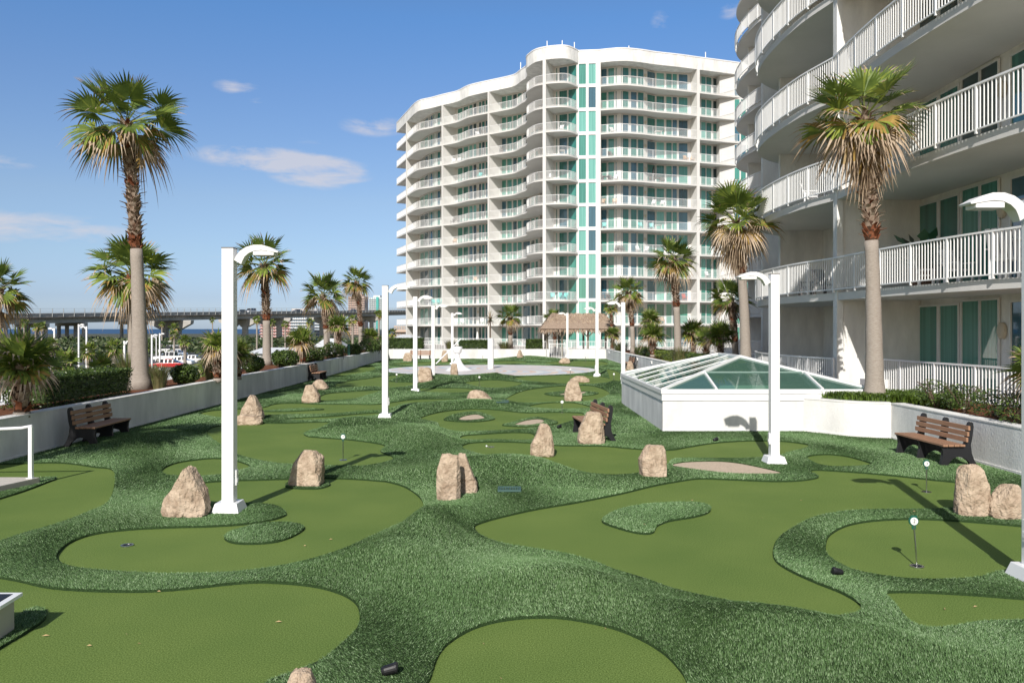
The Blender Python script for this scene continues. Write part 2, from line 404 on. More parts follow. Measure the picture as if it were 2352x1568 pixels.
ISLETS = [
 [(515,1235),(540,1220),(600,1205),(650,1202),(690,1207),(697,1218),(670,1235),(630,1247),(570,1251),(530,1247)],
 [(655,1118),(665,1109),(705,1106),(750,1109),(757,1116),(735,1123),(700,1124),(670,1122)],
 [(1383,1200),(1395,1185),(1430,1170),(1490,1160),(1560,1156),(1610,1158),(1632,1168),(1625,1180),(1590,1190),(1540,1198),(1510,1210),(1500,1225),(1470,1227),(1420,1215)],
 [(1019,964.5),(1035,955),(1056,950),(1087,946.5),(1111,950.5),(1137,961.5),(1116,967.5),(1080,970),(1039,968)],
 [(1153,977),(1176,971),(1212,961.5),(1236,959),(1260,963.8),(1282,971),(1260,977),(1212,981),(1176,980)],
 [(606,945),(650,941),(700,939),(745,941),(700,944),(650,946)],
 [(-160,1560),(-100,1500),(0,1447),(60,1406),(96,1401),(106,1415),(96,1431),(48,1463),(0,1491),(-60,1530)],
 [(30,1119),(85,1100),(125,1098),(128,1102),(112,1108),(60,1128),(0,1147),(-60,1165),(-110,1180),(-160,1175)],
 [(1250,905),(1290,899),(1340,899),(1375,903),(1350,909),(1290,911)],
 [(790,893),(830,889),(880,890),(860,896),(820,897)],
]
BUNKERS = [
 [(1544,1070.7),(1558,1065.7),(1592,1062.3),(1649,1061.6),(1695,1065.7),(1752,1077),(1794,1088),(1763,1090.7),(1684,1089.6),(1615,1082.8),(1569,1076)],
 [(1054,964),(1068,956.6),(1092,953),(1104,955.4),(1113,961),(1099,964),(1070,966.2)],
 [(1183,976),(1207,967.4),(1236,963.8),(1249,967.4),(1245,972),(1224,976.3),(1202,977.8)],
 [(1284,907),(1300,903.5),(1330,901),(1346,901),(1338,905),(1310,908)],
]
def topoly(p): return smooth_closed([tuple(gp(x, y))[:2] for x, y in p], 5)
GP = [topoly(p) for p in GREENS]; IP = [topoly(p) for p in ISLETS]; BP = [topoly(p) for p in BUNKERS]
DISC_C = (-1.35, 51.2); DISC_R = 6.75
disc_poly = [(DISC_C[0] + DISC_R * math.cos(a), DISC_C[1] + DISC_R * math.sin(a)) for a in np.linspace(0, 2 * math.pi, 73)[:-1]]
LWX = [(-9.85, -4), (-9.95, 10), (-10.05, 15.6), (-10.3, 38.8), (-10.6, 55), (-10.95, 69.7)]       # foot of the left planter wall
YF = 69.7
deck = [(p[0] - .02, p[1]) for p in LWX] + [(8.2, YF), (8.2, 28.3), (3.9, 28.3), (3.9, 20.45), (7.45, 20.45), (7.75, 20.1), (8.15, 19.55), (8.6, 19.25), (9.1, 19.1), (9.15, 14.0), (9.2, -4)]

def in_poly(P, poly):
    x, y = P[:, 0], P[:, 1]; r = np.zeros(len(P), bool); n = len(poly)
    for i in range(n):
        x0, y0 = poly[i]; x1, y1 = poly[(i + 1) % n]
        if y0 == y1: continue
        c = ((y0 > y) != (y1 > y)) & (x < (x1 - x0) * (y - y0) / (y1 - y0) + x0)
        r ^= c
    return r
def is_rough(P):
    g = np.zeros(len(P), bool)
    for p in GP: g |= in_poly(P, p)
    for p in IP: g &= ~in_poly(P, p)
    for p in BP: g |= in_poly(P, p)
    g |= in_poly(P, disc_poly)
    return in_poly(P, deck) & ~g
vv = []; ee = []
for poly in GP + IP + BP + [disc_poly, deck]:
    o = len(vv); n = len(poly)
    vv.extend(Vector(p) for p in poly); ee.extend((o + i, o + (i + 1) % n) for i in range(n))
nb = len(vv)
y = 1.0
while y < YF:
    st = 0.13 if y < 14 else 0.2 if y < 24 else 0.34 if y < 40 else 0.6
    x = -11
    while x < 9.3:
        vv.append(Vector((x + rng.uniform(-.2, .2) * st, y + rng.uniform(-.2, .2) * st))); x += st
    y += st
rv, re_, rf, *_ = delaunay_2d_cdt(vv, ee, [], 0, 1e-5)
V2 = np.array([tuple(v) for v in rv]); T = np.array([tuple(f) for f in rf if len(f) == 3])
cen = V2[T].mean(axis=1)
keep = is_rough(cen)
T = T[keep]
A = []
for poly in GP + IP + BP + [disc_poly, deck]:
    q = np.array(poly); A.append(np.stack([q, np.roll(q, -1, axis=0)], 1))
SEG = np.concatenate(A)
def dist_seg(P):
    best = np.full(len(P), 1e9)
    for s0, s1 in SEG:
        d = s1 - s0; L = (d * d).sum() + 1e-12
        t = np.clip(((P - s0) @ d) / L, 0, 1)
        q = P - (s0 + t[:, None] * d)
        best = np.minimum(best, (q * q).sum(1))
    return np.sqrt(best)
MOUNDS = [(1000,1225,.40,.8,1.1),(1180,1092,.32,1.4,.8),(1040,1110,.12,1.2,1.2),(960,1010,.32,1.2,1.5),(815,990,.36,1.2,.7),(330,1015,.16,1.3,1.8),
          (930,945,.2,1.8,1.5),(1120,935,.2,2,1.5),(855,905,.3,1.8,1.2),(900,885,.3,1.8,1.6),(960,875,.35,2.2,2.0),(1180,870,.35,2.6,1.6),(1215,826,.32,2.2,1.8),(1020,834,.1,2,2),
          (1400,890,.3,1.2,1.5),(1330,831,.18,2.4,1.6),(700,1400,.0,1,1),(1240,1350,.20,1.4,.7),(1560,1480,.20,1.3,.7),(160,1230,.1,.8,.8),(1650,1045,.0,1,1),(1930,1115,.08,1,.6),(1490,1045,.12,1,.8),(850,1310,.20,.8,.5),(1880,1500,.20,1.2,.6)]
MC = [(gp(a, b).x, gp(a, b).y, h_, rx, ry) for a, b, h_, rx, ry in MOUNDS]
def turf_z(P, D=None):
    D = dist_seg(P) if D is None else D
    f = np.clip(D / 0.75, 0, 1); f = f * f * (3 - 2 * f)
    z = np.zeros(len(P))
    for a, b, h_, rx, ry in MC:
        z += h_ * np.exp(-(((P[:, 0] - a) / rx) ** 2 + ((P[:, 1] - b) / ry) ** 2))
    z += 0.03 * np.sin(P[:, 0] * 1.3 + .5) * np.sin(P[:, 1] * 1.1)
    return 0.028 + f * np.maximum(z, -0.01)
zz = turf_z(V2)
me = bpy.data.meshes.new('rough_turf')
V3 = np.column_stack([V2, zz])
ed = {}
for t in T:
    for i in range(3):
        a, b = int(t[i]), int(t[(i + 1) % 3]); ed[(a, b)] = 1
bord = [(a, b) for (a, b) in ed if (b, a) not in ed]
verts = [tuple(p) for p in V3]; faces = [tuple(int(i) for i in t) for t in T]
low = {}
for a, b in bord:
    for i in (a, b):
        if i not in low:
            low[i] = len(verts); verts.append((V3[i][0], V3[i][1], -0.02))
    faces.append((b, a, low[a], low[b]))
used = sorted({i for f in faces for i in f}); mpi = {u: k for k, u in enumerate(used)}
me.from_pydata([verts[u] for u in used], [], [tuple(mpi[i] for i in f) for f in faces])
me.materials.append(rough_base); me.polygons.foreach_set('use_smooth', [True] * len(me.polygons)); me.update()
o = bpy.data.objects.new('rough_turf', me); COL.objects.link(o); tag(o, kind='structure')
# putting turf sheet, lying under the rough
mb = MB(); mb.add([(-10.98, -5, 0), (9.28, -5, 0), (9.28, YF, 0), (-10.98, YF, 0)], [(0, 1, 2, 3)])
structure('putting_green', mb, green_turf)

# turf blades on the rough
tri = V3[T]
e1 = tri[:, 1] - tri[:, 0]; e2 = tri[:, 2] - tri[:, 0]
area = np.linalg.norm(np.cross(e1, e2), axis=1) / 2
cy = tri[:, :, 1].mean(1); cx = tri[:, :, 0].mean(1)
dens = np.where(cy < 9, 16500, np.where(cy < 13, 10500, np.where(cy < 20, 4800, np.where(cy < 32, 1600, 400))))
dens = np.where(np.abs(cx) > cy * 0.70 + .6, np.minimum(dens * .5, 5500), dens); dens = np.where(cy < 5.2, 5500, dens)
cnt = nrng.poisson(area * dens)
idx = np.repeat(np.arange(len(T)), cnt)
r1 = nrng.random(len(idx)); r2 = nrng.random(len(idx)); sw = r1 + r2 > 1; r1[sw] = 1 - r1[sw]; r2[sw] = 1 - r2[sw]
P = tri[idx, 0] + r1[:, None] * e1[idx] + r2[:, None] * e2[idx]
n = len(P)
dist = P[:, 1]
wd = (0.0019 + 0.00030 * dist) * nrng.uniform(.7, 1.3, n)
ht = (0.017 + 0.0003 * dist) * nrng.uniform(.6, 1.35, n)
# blades lean in patches, as brushed turf does
la = 2.6 * np.sin(P[:, 0] * 0.9) + 2.1 * np.cos(P[:, 1] * 0.8 + P[:, 0] * .3) + nrng.normal(0, .8, n)
ln = ht * nrng.uniform(.2, .9, n)
az_ = nrng.uniform(0, math.pi, n)
# matted flat on level ground, standing up on the slopes of the mounds
Nn = np.cross(e1, e2); Nn = Nn / np.maximum(1e-9, np.linalg.norm(Nn, axis=1))[:, None]; Nn *= np.sign(Nn[:, 2])[:, None]
slope = np.maximum(0, -Nn[idx, 1])
mat_ = np.clip(.80 - 3.2 * slope + .32 * np.sin(P[:, 0] * 1.9 + 1.3 * np.sin(P[:, 1] * 1.1)) * np.cos(P[:, 1] * 1.5 + .7 * np.sin(P[:, 0] * 2.3)), 0, 1)
ln = ht * (.15 + .95 * mat_) * nrng.uniform(.6, 1.2, n); ht = ht * (1.15 - .5 * mat_)
side = np.column_stack([np.cos(az_), np.sin(az_), np.zeros(n)]) * wd[:, None]
tip = P + np.column_stack([np.cos(la) * ln, np.sin(la) * ln, ht])
base = P.copy(); base[:, 2] -= 0.004
VB = np.stack([base - side, base + side, tip], 1).reshape(-1, 3)
me = bpy.data.meshes.new('turf_blades')
me.vertices.add(3 * n); me.vertices.foreach_set('co', VB.ravel())
me.loops.add(3 * n); me.loops.foreach_set('vertex_index', np.arange(3 * n, dtype=np.int32))
me.polygons.add(n); me.polygons.foreach_set('loop_start', np.arange(0, 3 * n, 3, dtype=np.int32)); me.polygons.foreach_set('loop_total', np.full(n, 3, dtype=np.int32))
pn = np.sin(P[:, 0] * 2.1) * np.cos(P[:, 1] * 1.7) * .10
rr = nrng.random(n) + pn
me.polygons.foreach_set('material_index', np.where(rr < .50, 0, np.where(rr < .80, 1, 2)).astype(np.int32))
for m in (bl_a, bl_b, bl_c): me.materials.append(m)
me.update(); me.validate()
o = bpy.data.objects.new('turf_blades', me); COL.objects.link(o); tag(o, kind='stuff')
print('blades', n, 'tris', len(T))

def turf_height(x, y):
    P = np.array([[x, y]])
    return float(turf_z(P)[0]) if is_rough(P)[0] else 0.0

# bunkers
blabels = ['long pointed sand bunker on the right, beside the foot of a white lamp post', 'small leaf-shaped sand bunker, left of the pair on the middle green',
           'small tapering sand bunker, right of the pair on the middle green', 'distant sliver of sand bunker behind an upright boulder']
for p, lb in zip(BP, blabels):
    c = (sum(q[0] for q in p) / len(p), sum(q[1] for q in p) / len(p), 0)
    mb = MB(); mb.prism(p, -0.015, 0.016)
    tag(mb.build('sand_bunker', sand_m, shift=c), lb, 'sand bunker', 'sand bunkers of the putting course')

# fallen leaf bits on the turf
mb = MB()
for px, py in [(290,1458,),(105,1462),(205,1485),(320,1480),(365,1360),(860,1262),(1110,1480),(1390,1445),(1590,1150),(1840,1150),(2170,1400),(2240,1395),(1750,1190),(1150,1560),(640,1430),(1980,1115),(700,1255),(760,1240),(1480,1210),(2100,1180)]:
    g = gp(px, py); a = rng.uniform(0, 3.1); L = rng.uniform(.012, .035)
    z = turf_height(g.x, g.y) + .012
    u = Vector((math.cos(a), math.sin(a), 0)); v = Vector((-u.y, u.x, 0)) * .006
    mb.add([g + Vector((0, 0, z)) - u * L, g + Vector((0, 0, z + .01)) + v, g + Vector((0, 0, z)) + u * L, g + Vector((0, 0, z + .002)) - v], [(0, 1, 2, 3)])
tag(mb.build('leaf_litter', mat('dry_leaf', (.42, .30, .15), rough=.9)), kind='stuff')

# ------------------------------------------------------------------ planter walls
def offs(line, d):
    res = []
    for i, p in enumerate(line):
        a = line[max(0, i - 1)]; b = line[min(len(line) - 1, i + 1)]
        t = Vector((b[0] - a[0], b[1] - a[1])).normalized()
        res.append((p[0] - t.y * d, p[1] + t.x * d))
    return res
WZ = 0.88
def wall(name, line, thick, label, top=WZ, rz=None, cat='wall'):
    root = thing(name, label, cat, (line[0][0], line[0][1], 0))
    inner = offs(line, thick)
    mb = MB(); mb.ribbon(line, inner, 0.0, top - 0.03)
    mb.build('wall_body', stucco_wall, root)
    mb = MB(); mb.ribbon(offs(line, -0.012), offs(line, thick + .012), top - 0.029, top)
    mb.build('coping', stucco_wall, root)
    mb = MB(); mb.ribbon(offs(line, -0.018), offs(line, -.001), 0.0, 0.075)
    mb.build('skirting', stucco_wall, root)
    return root
wall('planter_wall', smooth_open(LWX, 4), 0.30, 'long low white planter wall in its own shade along the left side of the course', cat='planter wall')
wall('planter_wall', [(7.25, YF), (3.2, YF), (-3, YF), (-10.95, YF)][::-1][::-1][::-1], 0.0, '', cat='planter wall') if False else None
farline = [(-10.95, YF), (-5, YF), (0, YF), (2.95, YF)]
wall('planter_wall', farline, 0.3, 'sunlit low white planter wall across the far end, behind the far bench', cat='planter wall')
wall('planter_wall', [(4.75, YF), (8.2, YF)], 0.3, 'short sunlit stretch of low white wall to the right of the white gate', cat='planter wall')
# stub that turns forward beside the gate
mb = MB(); mb.box(2.952, YF - 1.6, 0, 3.2, YF + .3, WZ + .01)
tag(mb.build('wall_stub', stucco_wall, shift=(3.1, YF - .8, 0)), 'short white return wall standing at the left side of the gate opening', 'wall')
wall('planter_wall', [(8.2, YF), (8.2, 50), (8.2, 28.35)], 0.3, 'long low white planter wall on the right, running behind the glass skylight', cat='planter wall')
rcurve = smooth_open([(7.47, 20.46), (7.75, 20.1), (8.15, 19.55), (8.6, 19.25), (9.1, 19.1)], 5)
wall('planter_wall', rcurve, 0.28, 'curved sunlit white planter wall joining the skylight curb on the right', cat='planter wall')
wall('planter_wall', [(9.1, 19.09), (9.13, 16.5), (9.15, 14), (9.18, 9), (9.2, -3)], 0.3, 'low white planter wall on the right with palm leaf shadows, behind the bench', cat='planter wall')

# soil of the planters and low ground around
mb = MB()
lo_ = [(p[0] - .3, p[1]) for p in LWX]
mb.add([(p[0], p[1], .80) for p in lo_] + [(p[0] - 2.0, p[1], .80) for p in reversed(lo_)], [tuple(range(2 * len(lo_)))])
structure('planter_soil', mb, mulch_m)
mb = MB()
mb.prism([(8.5, 28.4), (8.5, YF + .3), (10.8, YF + .3), (10.9, 40), (10.4, 36), (10.1, 28.4)], .2, .80)
mb.prism([(9.39, 19.2), (9.2, 19.4), (8.7, 19.5), (8.3, 19.8), (8.0, 20.2), (9.35, 20.6), (9.4, 24.5), (11.0, 24.5), (11.8, 19), (12.1, 14), (12.3, -3), (9.5, -3)][::-1], .2, .80)
mb.prism([(-11.2, YF + .31), (2.9, YF + .31), (2.9, YF + 2.4), (-11.2, YF + 2.4)], .2, .80)
mb.prism([(4.8, YF + .31), (8.5, YF + .31), (8.5, YF + 2.4), (4.8, YF + 2.4)], .2, .80)
structure('planter_soil', mb, mulch_m)
mb = MB(); mb.box(-13.4, -6, -3.0, -11.3, 72, .78); mb.box(-13.4, 72.2, -3, 60, 76, .0)
structure('podium', mb, stucco_wall)
mb = MB(); mb.add([(-13, 72.3, .03), (70, 72.3, .03), (70, 190, .03), (-13, 190, .03)], [(0, 1, 2, 3)])
structure('terrace', mb, concrete)

# ------------------------------------------------------------------ glass skylight
sky_g = bpy.data.materials.new('green_glass'); sky_g.use_nodes = True
nt = sky_g.node_tree; [nt.nodes.remove(n_) for n_ in list(nt.nodes) if n_.type != 'OUTPUT_MATERIAL']
gl = nt.nodes.new('ShaderNodeBsdfGlossy'); gl.inputs['Roughness'].default_value = .02; gl.inputs[0].default_value = (.9, .95, .92, 1)
tp = nt.nodes.new('ShaderNodeBsdfTransparent'); tp.inputs[0].default_value = (.46, .68, .58, 1)
df = nt.nodes.new('ShaderNodeBsdfDiffuse'); df.inputs[0].default_value = (.20, .42, .33, 1)
m1 = nt.nodes.new('ShaderNodeMixShader'); m1.inputs[0].default_value = .25
m2 = nt.nodes.new('ShaderNodeMixShader'); fr = nt.nodes.new('ShaderNodeFresnel'); fr.inputs[0].default_value = 1.55
nt.links.new(tp.outputs[0], m1.inputs[1]); nt.links.new(df.outputs[0], m1.inputs[2])
nt.links.new(fr.outputs[0], m2.inputs[0]); nt.links.new(m1.outputs[0], m2.inputs[1]); nt.links.new(gl.outputs[0], m2.inputs[2])
nt.links.new(m2.outputs[0], nt.nodes['Material Output'].inputs[0])
X0, X1, Y0, Y1, ZC, ZR = 3.87, 9.3, 20.45, 28.1, 1.08, 1.84
XR = 6.62; YA, YB = 23.1, 25.5
root = thing('skylight', 'large glass skylight of green hipped panes on a white curb', 'skylight', (X0, Y0, 0))
mb = MB(); mb.box(X0, Y0, 0, X1, Y0 + .2, .80); mb.box(X0, Y0 + .201, 0, X0 + .2, Y1 - .201, .80); mb.box(X0, Y1 - .2, 0, X1, Y1, .80); mb.box(X1 - .2, Y0 + .201, 0, X1, Y1 - .201, .80)
mb.build('curb', stucco_wall, root)
mb = MB()
for a, b, z0, z1 in [(-.025, .0, .81, .98), (-.045, .0, .985, 1.08)]:
    mb.box(X0 + a, Y0 + a, z0, X1 - a, Y0 + .2, z1); mb.box(X0 + a, Y0 + .2, z0, X0 + .2, Y1 + a * -1, z1)
    mb.box(X0 + .2, Y1 - .2, z0, X1 - a, Y1 - a, z1); mb.box(X1 - .2, Y0 + .2, z0, X1 - a, Y1 - .2, z1)
mb.box(X0 - .005, Y0 - .005, .03, X1, Y0, .05)
mb.build('fascia', paint_white, root)
C = [Vector((X0, Y0, ZC)), Vector((X1, Y0, ZC)), Vector((X1, Y1, ZC)), Vector((X0, Y1, ZC))]
Ra = Vector((XR, YA, ZR)); Rb = Vector((XR, YB, ZR))
for nm, poly in [('front', [C[0], C[1], Ra]), ('right', [C[1], C[2], Rb, Ra]), ('back', [C[2], C[3], Rb]), ('left', [C[3], C[0], Ra, Rb])]:
    mb = MB(); mb.add(poly, [tuple(range(len(poly)))])
    mb.build('glass_slope', sky_g, root)
mb = MB()
for a, b in [(C[0], Ra), (C[1], Ra), (C[2], Rb), (C[3], Rb), (Ra, Rb)]: mb.bar(a + Vector((0, 0, .02)), b + Vector((0, 0, .02)), .075, .06)
for i in range(4):
    a, b = C[i], C[(i + 1) % 4]; mb.bar(a + Vector((0, 0, .008)), b + Vector((0, 0, .008)), .05, .025)
def slope_left(y):      # rafters on the left slope run up to ridge or hip
    if y < YA: t = (y - Y0) / (YA - Y0)
    elif y > YB: t = (Y1 - y) / (Y1 - YB)
    else: t = 1
    return t
for y in (21.7, 23.0, 24.3, 25.6, 26.9):
    t = slope_left(y)
    mb.bar((X0, y, ZC + .02), (X0 + (XR - X0) * t, y, ZC + .02 + (ZR - ZC) * t), .045, .018)
    mb.bar((X1, y, ZC + .02), (X1 + (XR - X1) * t, y, ZC + .02 + (ZR - ZC) * t), .05, .06)
for x in (5.25, 7.98):
    t = min((x - X0) / (XR - X0), (X1 - x) / (X1 - XR))
    mb.bar((x, Y0, ZC + .02), (x, Y0 + (YA - Y0) * t, ZC + .02 + (ZR - ZC) * t), .055, .06)
mb.build('frame', paint_white, root)
mb = MB()
t = .5
mb.bar((X0 + (XR - X0) * t, Y0 + (YA - Y0) * t, ZC + (ZR - ZC) * t + .01), (X1 + (XR - X1) * t, Y0 + (YA - Y0) * t, ZC + (ZR - ZC) * t + .01), .03, .03)
mb.build('glazing_bar', mat('bar_grey', (.2, .28, .25)), root)
# the light well seen through the glass
mb = MB(); mb.box(X0 + .2, Y0 + .2, 0.05, X1 - .2, Y1 - .2, .09)
for yy in (21.6, 23.2, 24.8, 26.4): mb.box(X0 + .2, yy, .80, X1 - .2, yy + .14, 1.0)
mb.box(6.5, Y0 + .2, .62, 6.7, Y1 - .2, .79)
mb.build('light_well', mat('well_white', (.62, .66, .62), rough=.7), root)
# ------------------------------------------------------------------ glass kinds
def glass(name, col, col2, stripes, rough=0.03, spec=0.7):
    m = bpy.data.materials.new(name); m.use_nodes = True
    nt = m.node_tree; b = nt.nodes['Principled BSDF']
    b.inputs['Roughness'].default_value = rough; b.inputs['Specular IOR Level'].default_value = spec
    b.inputs['Coat Weight'].default_value = 0.6; b.inputs['Coat Roughness'].default_value = 0.02
    tcn = nt.nodes.new('ShaderNodeTexCoord'); mp = nt.nodes.new('ShaderNodeMapping'); mp.inputs['Scale'].default_value = (stripes, stripes, .12)
    n = nt.nodes.new('ShaderNodeTexNoise'); n.inputs['Scale'].default_value = 1.0; n.inputs['Detail'].default_value = 2
    r = nt.nodes.new('ShaderNodeValToRGB'); r.color_ramp.elements[0].position = .4; r.color_ramp.elements[1].position = .6
    r.color_ramp.elements[0].color = (*col2, 1); r.color_ramp.elements[1].color = (*col, 1)
    nt.links.new(tcn.outputs['Object'], mp.inputs[0]); nt.links.new(mp.outputs[0], n.inputs['Vector']); nt.links.new(n.outputs['Fac'], r.inputs[0]); nt.links.new(r.outputs[0], b.inputs['Base Color'])
    return m
g_cur = glass('glass_drawn_curtain', (.07, .28, .225), (.04, .20, .16), 9)
g_mid = glass('glass_teal', (.035, .19, .155), (.02, .13, .11), 5)
g_drk = glass('glass_dark', (.012, .06, .065), (.008, .035, .04), 3)
g_blu = glass('glass_reflecting', (.03, .12, .17), (.02, .09, .13), 2, spec=1.0)
g_brt = glass('glass_bright', (.17, .44, .38), (.12, .35, .30), 9)
GL = [g_cur, g_mid, g_drk, g_blu, g_brt]
GLW = [.34, .32, .08, .18, .08]
light_m = mat('sconce_glass', (.55, .48, .36), rough=.5)

def polylen(p):
    L = [0.0]
    for a, b in zip(p, p[1:]): L.append(L[-1] + math.dist(a[:2], b[:2]))
    return L
def at_len(p, L, s):
    s = max(0, min(s, L[-1]))
    for i in range(len(p) - 1):
        if s <= L[i + 1] + 1e-9:
            t = (s - L[i]) / max(1e-9, L[i + 1] - L[i])
            return (p[i][0] + (p[i + 1][0] - p[i][0]) * t, p[i][1] + (p[i + 1][1] - p[i][1]) * t)
    return tuple(p[-1][:2])
def px_of(q): return CX + q[0] / q[1] * F
def s_at_px(p, px):
    """arc length where a plan line is seen in column px"""
    L = polylen(p)
    for i in range(len(p) - 1):
        a, b = px_of(p[i]), px_of(p[i + 1])
        if (a - px) * (b - px) <= 0 and a != b:
            return L[i] + (L[i + 1] - L[i]) * (px - a) / (b - a)
    return 0.0 if abs(px_of(p[0]) - px) < abs(px_of(p[-1]) - px) else L[-1]
def sub(p, s0, s1, step=None):
    L = polylen(p)
    res = [at_len(p, L, s0)]
    for q, l in zip(p, L):
        if s0 + 1e-3 < l < s1 - 1e-3: res.append(tuple(q[:2]))
    res.append(at_len(p, L, s1))
    return res
def railing(parent, line, z, hgt=1.07, pitch=0.12, post_every=1.5, bal=0.02, name='railing', inset=0.0):
    """balustrade along a plan line"""
    mb = MB()
    ln = resample([tuple(q) for q in line], 0.4) + [tuple(line[-1])]
    for a, b in zip(ln, ln[1:]):
        if math.dist(a, b) < 1e-3: continue
        mb.bar((*a, z + hgt), (*b, z + hgt), .06, .045); mb.bar((*a, z + .10), (*b, z + .10), .04, .035)
    L = polylen(line); n = max(2, int(L[-1] / pitch)); pe = max(1, int(round(post_every / (L[-1] / n))))
    for i in range(n + 1):
        q = at_len(line, L, L[-1] * i / n); h = bal if i % pe else bal * 2.3
        z0 = z + (.10 if i % pe else 0)
        mb.box(q[0] - h / 2, q[1] - h / 2, z0, q[0] + h / 2, q[1] + h / 2, z + hgt - .02)
    return mb.build(name, rail_white, parent)
def window(parent, wall_line, ivals, z, h, outward, pxmode=True, variant=None, seed=0, fr=.07, thick=.045, name='window', group_gap=True):
    """glazed unit on a plan line: ivals give each pane as (start,end)"""
    r_ = random.Random(seed)
    L = polylen(wall_line)
    if pxmode: iv = [(s_at_px(wall_line, a), s_at_px(wall_line, b)) for a, b in ivals]
    else: iv = list(ivals)
    iv = [(min(a, b), max(a, b)) for a, b in iv if abs(a - b) > 0.05]
    if not iv: return None
    fm = MB(); gmb = MB()
    o2 = Vector(outward)
    def pt(s, off): q = at_len(wall_line, L, s); return Vector((q[0] + o2.x * off, q[1] + o2.y * off, 0))
    cuts = sorted({s for p in iv for s in p})
    for k, (a, b) in enumerate(iv):
        A_, B_ = pt(a, .03), pt(b, .03)
        for off_, mi in ((.03, None),):
            A2, B2 = pt(a, .03), pt(b, .03)
            gmb.add([A2 + Vector((0, 0, z + fr)), B2 + Vector((0, 0, z + fr)), B2 + Vector((0, 0, z + h - fr)), A2 + Vector((0, 0, z + h - fr))],
                    [(0, 1, 2, 3)], r_.choices(range(5), GLW)[0] if variant is None else variant)
        for zc in (z + fr / 2, z + h - fr / 2):
            fm.bar(pt(a - fr / 2, .04) + Vector((0, 0, zc)), pt(b + fr / 2, .04) + Vector((0, 0, zc)), thick, fr)
        for s in (a, b):
            q = pt(s, .045)
            d = (B_ - A_).normalized() * fr / 2; nn = Vector((o2.x, o2.y, 0)) * thick / 2
            v = [q - d - nn, q + d - nn, q + d + nn, q - d + nn]
            fm.add([p + Vector((0, 0, z + fr)) for p in v] + [p + Vector((0, 0, z + h - fr)) for p in v],
                   [(0, 3, 2, 1), (4, 5, 6, 7), (0, 1, 5, 4), (1, 2, 6, 5), (2, 3, 7, 6), (3, 0, 4, 7)])
    f = fm.build(name, frame_white, parent)
    g = gmb.build('pane', GL, parent)
    g.parent = f
    return f

# ------------------------------------------------------------------ the far tower
FH = 3.2
TZ0 = 0.10
KR = 68890.0
def roofpt(px, py):
    d = KR / (CY - py); return ((px - CX) / F * d, d)
outl = [(910.6, 279.3), (934.6, 252.9), (958.6, 228.9), (989.8, 220.5), (1018.6, 212.6), (1049.8, 204.9), (1073.8, 192.9), (1097.8, 186.2), (1121.8, 180.9),
        (1157.8, 173.2), (1181.8, 166.5), (1196.2, 155.7), (1207, 148.5)]
left_w = smooth_open([roofpt(*p) for p in outl], 4)
bulge = smooth_open([roofpt(1211, 141), roofpt(1208.5, 127), roofpt(1215.4, 118.5), roofpt(1229.8, 108.9), roofpt(1253.8, 102.9), roofpt(1277, 100.2), roofpt(1297, 99.7), roofpt(1311.4, 102.9), roofpt(1327.5, 111.0)], 5)
stair = [roofpt(1327.6, 111.9), roofpt(1375.5, 110.2)]
right_w = smooth_open([roofpt(*p) for p in [(1375.6, 110.2), (1400, 107.6), (1425, 105.8), (1446.7, 106.5), (1478, 110), (1509, 114.9), (1560, 120.6), (1605, 126.9), (1652, 133.2), (1698.8, 139.6), (1760, 148), (1830, 158)]], 4)
outer = left_w + bulge + stair + right_w
NF = 12
ZT = TZ0 + NF * FH
root_t = thing('condominium_tower', 'curving twelve storey white condominium tower with green glass across the far end of the course', 'building', (10, 106, 0))
def shifted(line, dx, dy): return [(p[0] + dx, p[1] + dy) for p in line]
DEP = 2.7
# inner (window) lines
in_left = smooth_open([(p[0] + 1.85, p[1] + 2.0) for p in left_w[::8]] + [(left_w[-1][0] + 2.4, left_w[-1][1] + 2.2)], 5)
in_bulge = [(bulge[10][0] + 2.8, 109.2), (bulge[-1][0] - 3.35, 108.6), (bulge[-1][0] - 1.9, 108.0), (bulge[-1][0] - .2, 107.0)]
in_right = [(stair[1][0] + .1, stair[1][1] + 2.2), (14.6, 108.0), (18.0, 108.9), (19.3, 110.3), (25.2, 111.3), (27.4, 112.2), (29.0, 113.0), (29.2, 112.0), (33.0, 112.0), (40, 114.5)]
bz = [p[1] for p in in_right]
# solid core
mb = MB()
core = in_left + [(in_bulge[0][0], 112)] + in_bulge + [(stair[0][0], stair[0][1] + .35), (stair[1][0], stair[1][1] + .35)] + in_right
core_poly = core + [(46, 128), (10, 134), (-14, 158), (core[0][0] - 1.5, core[0][1] + 12)]
mb.prism(core_poly, -0.5, ZT - .1)
mb.build('facade_wall', stucco_bldg, root_t)
# floor slabs and the crown
back_ref = [(p[0] * .985 + 1.6, p[1] + 6.5) for p in outer]
def slab(z0, z1, line, name, m=stucco_bldg):
    mb = MB(); mb.prism(line + [(44, 124), (10, 126), (-12, 150)], z0, z1)
    return mb.build(name, m, root_t)
s0 = slab(TZ0 - .22 + FH, TZ0 + FH, outer, 'floor_slab')
for k in range(2, NF):
    c = s0.copy(); COL.objects.link(c); c.parent = root_t; c.location.z += FH * (k - 1)
ZS = ZT - .18
mb = MB(); mb.prism(outer + [(44, 124), (10, 126), (-12, 150)], ZS, ZT + 1.45); mb.build('parapet', stucco_wall, root_t)
mb = MB(); cl = offs(outer, -.05); mb.ribbon(cl, offs(outer, .35), ZT + 1.452, ZT + 1.60); mb.build('roof_edge', paint_white, root_t)
